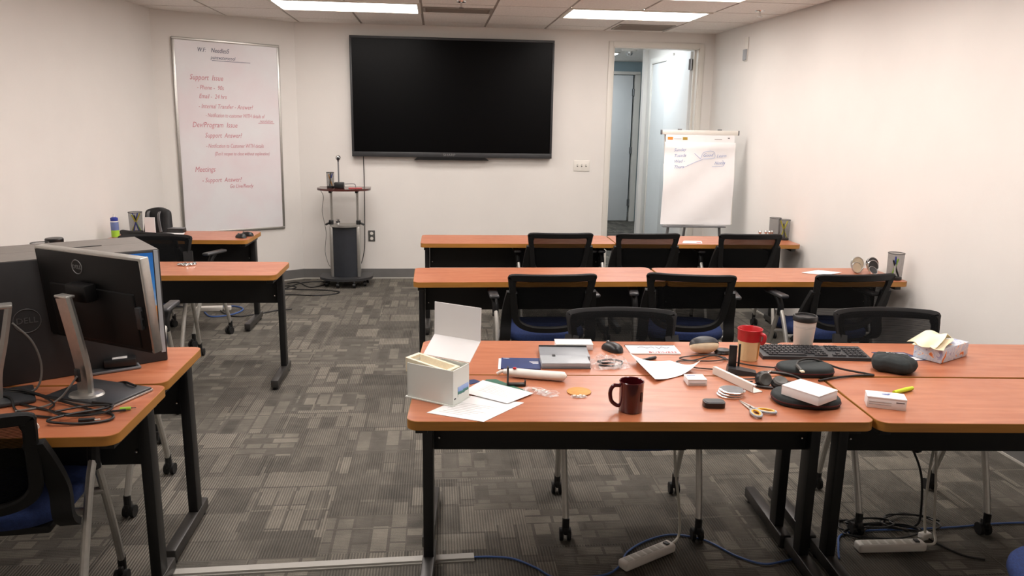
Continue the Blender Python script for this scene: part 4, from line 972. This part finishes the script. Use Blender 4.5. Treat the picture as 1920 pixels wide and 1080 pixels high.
t = film('plastic_bag', 'crumpled clear plastic bag with a dark cable inside, by the folders', (.675, 2.873), .085, .075, .04, .1, 9)
obj('coiled_cable', M().tube([(-.05, -.03, .008), (-.02, -.05, .010), (.03, -.045, .008), (.05, -.01, .012), (.01, .02, .012), (-.04, .01, .010), (-.03, -.03, .016), (.02, -.03, .016)], .004, 7), 'cable_black', t)
mouse('black computer mouse on the front tables beside the white card', .733, 3.062, .45, s_=1.02)
t = paper('mouse_pad', 'white card with dark scribbles and red lettering behind the pen', [(.800, 3.118), (1.012, 3.105), (1.005, 2.984), (.797, 2.998)], 'paper', z=z0, th=.005, cat='card')
writing('BUSINESS', .026, 'print_red', t, frame_mat((-.03, -.052, .0056), (1, -.06, 0), (.06, 1, 0)), sx=1.1)
for k, pts in enumerate(([(-.06, .02), (-.04, .035), (-.02, .015), (0, .03), (.01, .012)], [(.02, .03), (.03, .005), (.045, .03), (.06, .008), (.08, .025)])): obj('pen_stroke', M().tube([(x, y, .0058) for x, y in pts], .0012, 5, sub=4), 'ink_dark', t)
obj('edge_strip', M().box((0, .058, .003), (.21, .006, .0062), rz=-.06), 'dark_grey', t)
t = thing('pen', 'black pen lying before the white card', 'pen', (.795, 2.888, z0), .49); obj('barrel', M().cyl((0, 0, .006), (.065, 0, .006), .0055, n=10), 'black_plastic', t); obj('cap', M().cyl((.065, 0, .006), (.10, 0, .006), .0062, n=10), 'dark_grey', t)
# curled sheet
def curl(u, v):
    p0, p1, p2, p3 = Vector((.768, 2.912)), Vector((.925, 2.880)), Vector((1.010, 2.765)), Vector((.800, 2.648))
    p = (p0*(1-u)+p1*u)*(1-v)+(p3*(1-u)+p2*u)*v
    return (p.x, p.y, z0+.002+.030*max(0, 1-u*1.6-v*.4)**2+.030*max(0, u+v-1.45)**2*4+.010*max(0, u-.6)**2*4)
t = thing('curled_sheet', 'curled blank white sheet in the middle of the front tables', 'paper', (0, 0, 0)); obj('sheet', M().grid(curl, 14, 14, .0008), 'paper', t); t.location = (0, 0, .0005)
# foam football
t = thing('foam_football', 'small foam football, half cream and half black', 'ball', (1.108, 3.005, z0+.036), .08)
def ball(half):
    def fn(u, v):
        a = PI*u+(0 if half else PI)+.55; b = PI*v; rr = .036*math.sin(b)**.75+1e-5; x = -.062*math.cos(b)
        return (x, -rr*math.cos(a), rr*math.sin(a))
    return fn
obj('black_half', M().grid(ball(True), 14, 18), 'dark_grey', t, smooth=60); obj('cream_half', M().grid(ball(False), 14, 18), 'cream', t, smooth=60)
obj('seam', M().tube([(-.0625*math.cos(PI*k/16), -(.0365*math.sin(PI*k/16)**.75)*math.cos(.55), (.0365*math.sin(PI*k/16)**.75)*math.sin(.55)) for k in range(1, 16)], .0012, 5, sub=0), 'dark_grey', t)
# webcam puck and cable behind the ball
t = thing('small_receiver', 'flat dark receiver peeking out right of the foam football', 'receiver', (1.190, 3.00, z0)); obj('body', M().lathe([(.028, 0), (.030, .004), (.026, .016), (.001, .020)], n=20, sx=1.2), 'dark_grey', t); obj('ring', M().lathe([(.030, .003), (.0312, .005), (.029, .008)], n=20, sx=1.2, caps=False), 'black_plastic', t)
cable('looped_cable', 'thin black cord looped in front of the foam football', [(1.19, 2.985, zc), (1.15, 2.965, zc), (1.06, 2.955, zc), (.98, 2.925, zc), (1.02, 2.885, zc+.002), (1.12, 2.935, zc+.004), (1.17, 2.91, zc), (1.10, 2.87, zc+.003), (.97, 2.885, zc), (.955, 2.855, zc), (1.0, 2.80, zc), (1.07, 2.775, zc)], .0026, 'cable_black')
cable('looped_cable', 'short black cord with a metal plug behind the black stand', [(1.14, 2.955, zc), (1.19, 2.86, zc), (1.24, 2.815, zc), (1.30, 2.79, zc), (1.325, 2.782, zc)], .003, 'cable_black')
t = thing('usb_plug', 'metal-ended plug of the short black cord', 'plug', (1.322, 2.783, z0), -.2); obj('grip', M().box((.012, 0, .006), (.03, .013, .009), bev=.002), 'black_plastic', t); obj('metal_tip', M().box((.034, 0, .006), (.016, .011, .005)), 'chrome', t)
# black L-shaped stand
t = thing('device_dock', 'black L-shaped device dock standing left of the red mug', 'dock', (1.165, 2.735, z0), -.28)
obj('upright', M().box((-.036, .012, .056), (.030, .010, .104), bev=.003), 'black_plastic', t); obj('fin', M().box((-.010, .030, .062), (.008, .008, .095), bev=.002), 'black_plastic', t)
obj('base', M().add([(-.055, -.03, 0), (.055, -.022, 0), (.055, .022, 0), (-.055, .035, 0), (-.053, -.028, .026), (.053, -.02, .012), (.053, .02, .012), (-.053, .033, .026)], [(3, 2, 1, 0), (4, 5, 6, 7), (0, 1, 5, 4), (1, 2, 6, 5), (2, 3, 7, 6), (3, 0, 4, 7)]), 'dark_grey', t)
# mugs and tumbler
def handle(pts, r, mt, t, n=12): obj('handle', M().tube(pts, r, n, sub=6), mt, t)
t = thing('mug', 'dark maroon ceramic mug near the front table edge', 'mug', (.640, 2.378, z0), PI-.05)
obj('body', M().lathe([(.036, 0), (.039, .004), (.0405, .10), (.0415, .103), (.040, .105), (.0375, .103), (.036, .012), (.001, .009)], n=40), 'maroon', t, smooth=40)
handle([(.037, 0, .088), (.060, 0, .086), (.070, 0, .066), (.066, 0, .036), (.050, 0, .020), (.037, 0, .018)], .0068, 'maroon', t)
obj('emblem', M().grid(lambda u, v: (.0412*math.cos(PI*.76+.28*(u-.5)), .0412*math.sin(PI*.76+.28*(u-.5)), .040+.032*v), 6, 3), 'black_plastic', t)
t = thing('measuring_mug', 'red-topped cream plastic mug beside the keyboard', 'mug', (1.262, 2.912, z0), -.9)
obj('cup', M().lathe([(.036, 0), (.040, .006), (.0445, .085), (.046, .087)], n=36), 'cream_plastic', t, smooth=40)
obj('red_collar', M().lathe([(.0468, .083), (.049, .128), (.0505, .130), (.049, .1315), (.046, .128), (.043, .08), (.001, .078)], n=36, caps=False), 'red_plastic', t, smooth=40)
handle([(.047, 0, .116), (.062, 0, .114), (.066, 0, .105), (.062, 0, .085), (.052, 0, .078)], .0075, 'red_plastic', t); obj('window_strip', M().grid(lambda u, v: ((.0407+.0045*v+.0006)*math.cos(.22*(u-.5)), (.0407+.0045*v+.0006)*math.sin(.22*(u-.5)), .008+.07*v), 3, 3), 'coaster', t)
t = thing('travel_tumbler', 'white travel tumbler with a black lid behind the keyboard', 'tumbler', (1.565, 3.058, z0))
obj('cup', M().lathe([(.036, 0), (.038, .003), (.047, .12), (.048, .124)], n=36), 'white_plastic', t, smooth=40); obj('lid', M().lathe([(.049, .122), (.051, .125), (.0505, .141), (.047, .146), (.043, .146), (.041, .139), (.001, .138)], n=36, caps=False), 'black_plastic', t)
for z in (.096, .101): obj('line_ring', M().lathe([(.0455, z), (.0461, z+.0007), (.0456, z+.0014)], n=36, caps=False), 'print_grey', t)
# keyboard
kb = thing('keyboard', 'black computer keyboard across the two rear tables', 'keyboard', (1.552, 2.952, z0), -.112)
obj('body', M().add([(-.222, -.068, 0), (.222, -.068, 0), (.222, .068, 0), (-.222, .068, 0), (-.220, -.066, .013), (.220, -.066, .013), (.220, .066, .024), (-.220, .066, .024)], [(3, 2, 1, 0), (4, 5, 6, 7), (0, 1, 5, 4), (1, 2, 6, 5), (2, 3, 7, 6), (3, 0, 4, 7)]), 'dark_grey', kb)
keymesh = None
def key(x, y, w_=.0165, d=.0155):
    z = .013+(y+.066)/.132*.011
    m = M().add([(-w_/2, -d/2, 0), (w_/2, -d/2, 0), (w_/2, d/2, 0), (-w_/2, d/2, 0), (-w_*.4, -d*.4, .006), (w_*.4, -d*.4, .006), (w_*.4, d*.4, .006), (-w_*.4, d*.4, .006)], [(4, 5, 6, 7), (0, 1, 5, 4), (1, 2, 6, 5), (2, 3, 7, 6), (3, 0, 4, 7)])
    global keymesh
    if w_ == .0165 and keymesh is not None: obj('key', keymesh, None, kb, (x, y, z)); return
    o = obj('key', m, 'key_grey', kb, (x, y, z), smooth=0)
    if w_ == .0165: keymesh = o.data
for r_ in range(6):
    y = .052-.0195*r_
    for c in range(14):
        if r_ == 5 and 3 <= c <= 9: continue
        key(-.205+.0188*c+(.004*r_ if c < 13 else 0), y)
    for c in range(3):
        if r_ == 3 or (r_ == 4 and c != 1): continue
        key(.078+.0188*c, y)
    for c in range(4):
        if r_: key(.142+.0188*c, y)
key(-.092, .052-.0195*5, .115)
# small white box, white channel, lids, puck, scissors
def carton(label, c, d, rz, mt='paper', z=z0, marks=(), cat='box'):
    t = thing('small_box', label, cat, (*c, z), rz); obj('carton', M().box((0, 0, d[2]*.42), (d[0], d[1], d[2]*.84), bev=.0008), mt, t); obj('lid', M().box((0, 0, d[2]*.92), (d[0]+.001, d[1]+.001, d[2]*.16), bev=.0008), mt, t)
    for m_, mm in marks: obj('printed_mark', m_, mm, t)
    return t
carton('small white box beside the curled sheet', (.948, 2.636), (.070, .062, .024), -.05, marks=((M().box((-.012, .018, .0245), (.03, .008, .0006)), 'print_blue'), (M().box((0, -.0315, .008), (.06, .0006, .004)), 'print_grey')))
t = thing('white_channel', 'white angled plastic channel lying before the black dock', 'channel', (1.055, 2.73, z0), math.atan2(-.205, .068))
obj('flange', M().box((.105, -.001, .015), (.225, .003, .028)), 'white_plastic', t); obj('web', M().box((.112, .018, .0015), (.225, .038, .003)), 'white_plastic', t); obj('top_lip', M().box((.11, .004, .029), (.228, .012, .002)), 'white_plastic', t)
for k in range(3):
    t = thing('metal_disc', ('lowest chrome lid of the small stack', 'middle chrome lid of the small stack', 'topmost chrome lid of the small stack')[k], 'lid', (1.030+.006*k, 2.502+.005*k, z0+.0065*k), .3*k, 'chrome lids stacked on the front table')
    obj('rim', M().lathe([(.044, 0), (.0455, .001), (.0455, .005), (.042, .006)], n=32, caps=True), 'chrome', t); obj('top', M().lathe([(.038, .0058), (.038, .0063), (.001, .0064)], n=32), 'grey_plastic', t)
t = thing('pocket_radio', 'small black rounded gadget left of the scissors', 'gadget', (.935, 2.402, z0), -.08); obj('body', M().prism(rrect(.072, .050, .016, 6), .0, .018), 'black_plastic', t); obj('glass', M().prism(rrect(.060, .038, .012, 6), .018, .0192), 'dark_grey', t)
t = thing('scissors', 'scissors with yellow and grey handles near the front edge', 'scissors', (1.045, 2.375, z0+.002), 0)
def blade(a, b, w_): d = (Vector(b)-Vector(a)).normalized(); n = Vector((-d.y, d.x)); return [(a[0], a[1]), (b[0]+n.x*w_, b[1]+n.y*w_), (b[0]-n.x*w_, b[1]-n.y*w_)]
for k, (tip, hb, hc, rz_) in enumerate((((-.006, .068), (.004, -.022), (.002, -.062), 1.45), ((-.006, .066), (.018, -.012), (.045, -.042), -.55))):
    bl = obj('blade', M().prism(blade(tip, hb, .006), .002*k, .002*k+.002), 'silver', t)
    L_ = .032; W2 = .0155
    ring = [(hc[0]+L_*math.cos(2*PI*q/20)*math.cos(rz_)-W2*math.sin(2*PI*q/20)*math.sin(rz_), hc[1]+L_*math.cos(2*PI*q/20)*math.sin(rz_)+W2*math.sin(2*PI*q/20)*math.cos(rz_), .005) for q in range(20)]
    hd = obj('handle', M().tube(ring, .0045, 8, True, sub=0), 'grey_folder_light', t)
    ring2 = [((x-hc[0])*.80+hc[0], (y-hc[1])*.74+hc[1], .0065) for x, y, z in ring]; obj('grip_liner', M().tube(ring2, .0036, 8, True, sub=0), 'yellow_handle', hd)
obj('pivot', M().cyl((.006, 0, .002), (.006, 0, .0065), .004, n=10), 'chrome', t)
# headset cases, headset
def case(label, c, rz, w_, d, h):
    t = thing('zip_case', label, 'case', (*c, z0), rz, 'black zip cases'); e_ = 2/2.7
    def lay(k, n=36):
        return [(w_/2*k*math.copysign(abs(math.cos(2*PI*q/n))**e_, math.cos(2*PI*q/n)), d/2*k*math.copysign(abs(math.sin(2*PI*q/n))**e_, math.sin(2*PI*q/n))*(1+.12*math.cos(2*PI*q/n))) for q in range(n)]
    def loft(rings):
        v = [(x, y, z) for k, z in rings for x, y in lay(k)]; n = 36; f = [tuple(range(n))[::-1], tuple(range((len(rings)-1)*n, len(rings)*n))]
        for i in range(len(rings)-1):
            for q in range(n): f.append((i*n+q, i*n+(q+1) % n, (i+1)*n+(q+1) % n, (i+1)*n+q))
        return M().add(v, f)
    obj('lower_shell', loft([(.93, 0), (.99, .004), (1, h*.42)]), 'neoprene', t, smooth=50); obj('zip_band', loft([(1.012, h*.36), (1.018, h*.42), (1.012, h*.5)]), 'red_zip', t); obj('upper_shell', loft([(1, h*.46), (.985, h*.75), (.93, h*.92), (.80, h), (.3, h*.97)]), 'neoprene', t, smooth=50)
    return t
case('black zip case with a cable lying over it, behind the headset', (1.415, 2.732), -.05, .215, .135, .036)
case('black zip case under the larger white box', (1.272, 2.432), -.12, .225, .175, .032)
t = carton('white box resting on the black zip case', (1.262, 2.388), (.140, .112, .034), -1.02, z=z0+.0325)
obj('tab', M().box((.0675, .03, .030), (.004, .022, .006)), 'red_zip', t)
hs = thing('headset', 'black headset with round earcups before the zip case', 'headset', (1.245, 2.60, z0), -.1)
def earcup(x, y, z, rx, ry): 
    c = obj('earcup', M().lathe([(.022, 0), (.030, .005), (.031, .016), (.026, .024)], n=24).xf(Matrix.Translation((x, y, z)) @ Matrix.Rotation(ry, 4, 'Y') @ Matrix.Rotation(rx, 4, 'X')), 'black_plastic', hs)
    obj('cushion', M().lathe([(.025, .023), (.027, .027), (.022, .033), (.012, .030), (.001, .026)], n=24).xf(Matrix.Translation((x, y, z)) @ Matrix.Rotation(ry, 4, 'Y') @ Matrix.Rotation(rx, 4, 'X')), 'rubber_grey', c)
earcup(.0, -.030, .004, .35, 0); earcup(-.055, .005, .02, 1.2, .6)
obj('headband', M().sweep(catmull([(-.06, .0, .03), (-.035, .045, .032), (.02, .055, .030), (.075, .045, .022), (.10, .02, .012), (.085, -.01, .008), (.03, -.02, .012)], 5), rect_sect(.010, .003), up=(0, 0, 1)), 'black_plastic', hs)
obj('slider', M().box((-.02, .035, .038), (.035, .012, .006), rz=.9, bev=.002), 'chrome', hs); obj('boom', M().tube([(-.06, -.01, .012), (-.085, -.022, .008), (-.07, -.04, .006), (-.03, -.05, .006)], .005, 8), 'black_plastic', hs)
cable('headset_cable', 'thin black cord running from the dock to the headset', [(1.22, 2.718, zc), (1.235, 2.70, zc), (1.20, 2.66, zc), (1.12, 2.655, zc), (1.10, 2.64, zc), (1.16, 2.615, zc+.004)], .0026, 'cable_black')
cable('video_cable', 'stiff black cable with pale plug draped over the zip case', [(1.362, 2.655, .775), (1.362, 2.69, .782), (1.40, 2.745, .786), (1.47, 2.765, .783), (1.56, 2.735, .755), (1.655, 2.688, zc), (1.66, 2.676, zc), (1.60, 2.675, zc), (1.50, 2.655, zc), (1.42, 2.625, zc)], .0042, 'cable_black')
t = thing('cable_tip', 'pale metal plug resting on the zip case', 'plug', (1.362, 2.655, .7775)); obj('grip', M().tube([(0, .035, .008), (0, .015, .004), (0, -.002, 0)], .0055, 8), 'rubber_grey', t); obj('metal_tip', M().box((0, -.010, -.001), (.013, .016, .005)), 'cream', t)
# right table things
t = carton('white box with a printed earbud picture beside the neon marker', (1.530, 2.372), (.122, .064, .040), -.40, marks=((M().lathe([(.011, .0405), (.011, .0409)], (.0, .004, 0), 14, 1.2, .7), 'print_blue'), (M().box((.012, .014, .0408), (.010, .004, .0006)), 'print_blue'), (M().box((-.02, -.0324, .022), (.07, .0006, .003)), 'print_grey'), (M().box((-.02, -.0324, .014), (.07, .0006, .003)), 'print_grey'), (M().box((.042, -.0324, .026), (.026, .0006, .003)), 'dark_grey')))
t = thing('highlighter', 'neon yellow marker behind the white earbud box', 'marker', (1.628, 2.478, z0), .42); obj('barrel', M().cyl((0, 0, .008), (.06, 0, .008), .0075, .008, n=12), 'neon', t); obj('cap', M().cyl((.06, 0, .008), (.105, 0, .008), .0085, .007, n=12), 'neon', t)
t = thing('drawstring_pouch', 'bulging black cloth pouch right of the keyboard', 'pouch', (1.785, 2.745, z0), -.55)
def pouch(u, v):
    a = 2*PI*u; b = v; r = math.sin(PI*(.04+.93*b)/1.0*.5+.0) if b < .5 else 1
    k = [0.001, .7, .95, 1.0, .93, .75, .45, .001]; i = min(6, int(b*7)); f_ = b*7-i; r = k[i]*(1-f_)+k[i+1]*f_; zz = [0, 0, .012, .026, .042, .052, .058, .058]; z = zz[i]*(1-f_)+zz[i+1]*f_
    ca, sa = math.cos(a), math.sin(a); w_ = 1+.06*math.sin(5*a+3*b); return ((.082*r*w_)*math.copysign(abs(ca)**.65, ca), .064*r*w_*math.copysign(abs(sa)**.65, sa), z*1.12+.003*math.sin(7*a+2)*b*(1-b)*4)
obj('cloth', M().grid(pouch, 36, 21), 'neoprene', t, smooth=60); writing('KC', .024, 'grey_folder_light', t, frame_mat((-.03, .0, .0675), (1, .2, 0), (-.2, 1, 0)))
paper('dark_card', 'dark printed card with white panels under the tissue box corner', [(1.835, 2.985), (1.975, 2.975), (2.005, 2.865), (1.855, 2.855)], 'navy', z=z0, th=.001, cat='card', marks=((.05, .1, .3, .4, 'paper'), (.36, .1, .6, .4, 'print_grey'), (.66, .1, .9, .4, 'print_grey'), (.45, .6, .95, .95, 'paper')))
tb = thing('tissue_box', 'floral tissue box with cream tissues sticking out', 'tissue box', (2.098, 2.915, z0+.0015), .50)
obj('carton', M().box((0, 0, .030), (.215, .115, .060), bev=.002), 'floral_card', tb); obj('slot', M().prism([(.065*math.cos(2*PI*k/24), .022*math.sin(2*PI*k/24)) for k in range(24)], .0600, .0607), 'rubber_grey', tb)
def tissue(ph, lx, hh, dy):
    def fn(u, v):
        b_ = math.sin(PI*min(1, v*.95+.02)); y = (u-.5)*(.05+.07*v)
        return (.035-lx*v+.012*math.sin(9*u+ph), y+dy*v+.008*math.sin(6*v+ph), .061+hh*b_+.004*math.sin(7*u+ph+2*v)*min(1, 3*v)+.012*(1-v))
    return fn
for p, l, h_, dy in ((.4, .170, .036, .016), (2.2, .158, .018, -.014)): obj('tissue', M().grid(tissue(p, l, h_, dy), 18, 14, .0012), 'tissue_cream', tb)

# ------------------------------------------------------------------ on the floor
t = thing('cable_raceway', 'grey cable cover strip lying on the carpet', 'cable cover', (-.43, 2.710, 0), math.atan2(.034, 1.13)); obj('base', M().box((0, 0, .003), (1.14, .050, .006)), 'raceway', t); obj('cover', M().prism([(-.57, -.018), (.57, -.018), (.57, .018), (-.57, .018)], .006, .014), 'raceway', t)
PS = []
def power_strip(label, a, b):
    a, b = Vector(a), Vector(b); d = b-a; t = thing('power_strip', label, 'power strip', (*((a+b)/2), 0.001), math.atan2(d.y, d.x), 'white power strips'); L_ = d.length
    obj('housing', M().box((0, 0, .019), (L_, .052, .036), bev=.010, seg=3), 'white_plastic', t)
    for k in range(6): obj('socket', M().box((-L_*.38+L_*.125*k, 0, .0372), (.024, .030, .0012), bev=.0005), 'cable_white', t)
    PS.append(t); obj('switch', M().box((L_*.38, 0, .039), (.018, .022, .006), bev=.001), 'dark_grey', t)
power_strip('white power strip under the front table', (.70, 2.605), (.935, 2.735)); power_strip('white power strip under the right front table', (1.682, 2.675), (1.965, 2.668))
bpy.context.view_layer.update()
def cord(strip, pts):
    inv = strip.matrix_world.inverted(); obj('power_cord', M().tube([inv @ Vector(p) for p in pts], .0055, 7, sub=7), 'cable_white', strip)
cord(PS[0], [(.93, 2.735, .02), (.985, 2.80, .03), (.99, 2.84, .14), (.965, 2.84, .30), (.955, 2.845, .45), (.96, 2.85, .62)])
cord(PS[1], [(1.955, 2.67, .02), (2.02, 2.68, .02), (2.045, 2.73, .06), (2.045, 2.76, .25), (2.05, 2.80, .42), (2.05, 2.82, .62)])
t = thing('wall_plug', 'white plug block on the carpet behind the right power strip', 'plug', (2.02, 2.745, 0), .3); obj('body', M().box((0, 0, .015), (.05, .03, .028), bev=.005), 'white_plastic', t); obj('pins', M().box((-.03, 0, .015), (.012, .012, .003)), 'chrome', t); obj('lead', M().tube([(0, 0, .025), (.0, .015, .12), (.02, .035, .28), (.05, .055, .42), (.045, .085, .62)], .0055, 7, sub=7), 'cable_white', t)
cable('network_cable', 'blue network cable emerging from the cable cover strip', [(.12, 2.726, .006), (.20, 2.725, .006), (.29, 2.705, .006), (.37, 2.64, .006), (.45, 2.56, .006), (.62, 2.57, .006), (.70, 2.63, .006), (.75, 2.72, .006), (.85, 2.80, .006), (.97, 2.838, .006), (1.09, 2.788, .006), (1.176, 2.665, .006), (1.26, 2.602, .006), (1.35, 2.615, .006), (1.43, 2.64, .006)], .0042, 'cable_blue')
cable('network_cable', 'blue network cable running behind the right power strip', [(1.58, 2.62, .006), (1.62, 2.70, .006), (1.68, 2.79, .006), (1.80, 2.815, .006), (1.98, 2.813, .006), (2.2, 2.818, .006), (2.45, 2.835, .006), (2.75, 2.82, .006)], .0042, 'cable_blue')
rnd = random.Random(4)
for k, lab in enumerate(('black cable coil on the carpet, leftmost loop', 'black cable coil on the carpet, long middle loop', 'black cable coil on the carpet, right loop', 'black cable coil on the carpet, innermost loop')):
    cx, cy, rx, ry = ((1.76, 2.855, .06, .05), (1.86, 2.80, .16, .06), (2.02, 2.85, .12, .07), (1.84, 2.845, .10, .04))[k]
    pts = [(cx+rx*(1+.15*math.sin(2.3*q+k))*math.cos(2*PI*q/9), cy+ry*(1+.2*math.cos(1.7*q))*math.sin(2*PI*q/9), .006+.006*k+.004*math.sin(q)) for q in range(16)]
    cable('cable_coil', lab, pts, .0042, 'cable_black', group='black cable coils on the carpet')
cable('floor_cable', 'black cable with pale tip stretching towards the camera on the carpet', [(2.03, 2.74, .006), (2.06, 2.66, .006), (2.10, 2.60, .006), (2.16, 2.57, .006)], .004, 'cable_black')
cable('hanging_cable', 'black cable hanging under the right table to a plug', [(1.75, 3.00, .62), (1.82, 2.95, .50), (1.95, 2.90, .42), (2.01, 2.87, .33), (2.04, 2.84, .22), (2.05, 2.83, .05), (2.03, 2.83, .006)], .005, 'cable_black')
t = thing('hanging_plug', 'black plug hanging beside the pale cords', 'plug', (2.01, 2.855, .36)); obj('body', M().box((0, 0, 0), (.035, .03, .04), bev=.006, rz=.4), 'black_plastic', t); obj('pin_block', M().box((.02, 0, .02), (.025, .02, .025), bev=.004), 'black_plastic', t)
# around the cart and the corner table
for k, (lab, pts) in enumerate((('black cord crossing itself left of the cart', [(-1.52, 7.60, .006), (-1.38, 7.92, .006), (-1.20, 7.98, .006), (-1.10, 7.92, .006), (-1.25, 7.70, .006), (-1.42, 7.95, .006), (-1.52, 7.90, .006)]), ('black cord loop on the carpet in front of the cart', [(-1.60, 7.35, .006), (-1.40, 7.38, .006), (-1.15, 7.33, .006), (-.98, 7.40, .006), (-.96, 7.50, .006), (-1.15, 7.58, .006), (-1.35, 7.60, .006), (-1.50, 7.66, .006)]), ('black cord curl by the whiteboard corner', [(-1.62, 7.62, .006), (-1.45, 7.62, .006), (-1.40, 7.72, .006), (-1.48, 7.78, .006), (-1.60, 7.75, .006)]))):
    cable('floor_cable', lab, pts, .006, 'cable_black', group='cords on the carpet by the cart')
cable('network_cable', 'blue network cable under the far left corner table', [(-2.0, 6.70, .006), (-1.90, 6.55, .006), (-1.75, 6.62, .006), (-1.70, 6.80, .006), (-1.80, 6.92, .006), (-1.95, 6.90, .006)], .007, 'cable_blue')
cable('floor_cable', 'black cord under the far left corner table', [(-1.95, 6.95, .006), (-1.85, 6.70, .006), (-1.70, 6.55, .006), (-1.55, 6.62, .006), (-1.40, 6.75, .006), (-1.28, 6.80, .006)], .006, 'cable_black')
t = thing('white_adapter', 'white power block on the carpet under the far left corner table', 'adapter', (-1.98, 6.78, 0), .1); obj('body', M().box((0, 0, .02), (.22, .07, .038), bev=.008), 'white_plastic', t); obj('plug', M().box((.15, .0, .02), (.06, .05, .036), bev=.006), 'white_plastic', t)
bpy.context.view_layer.update()
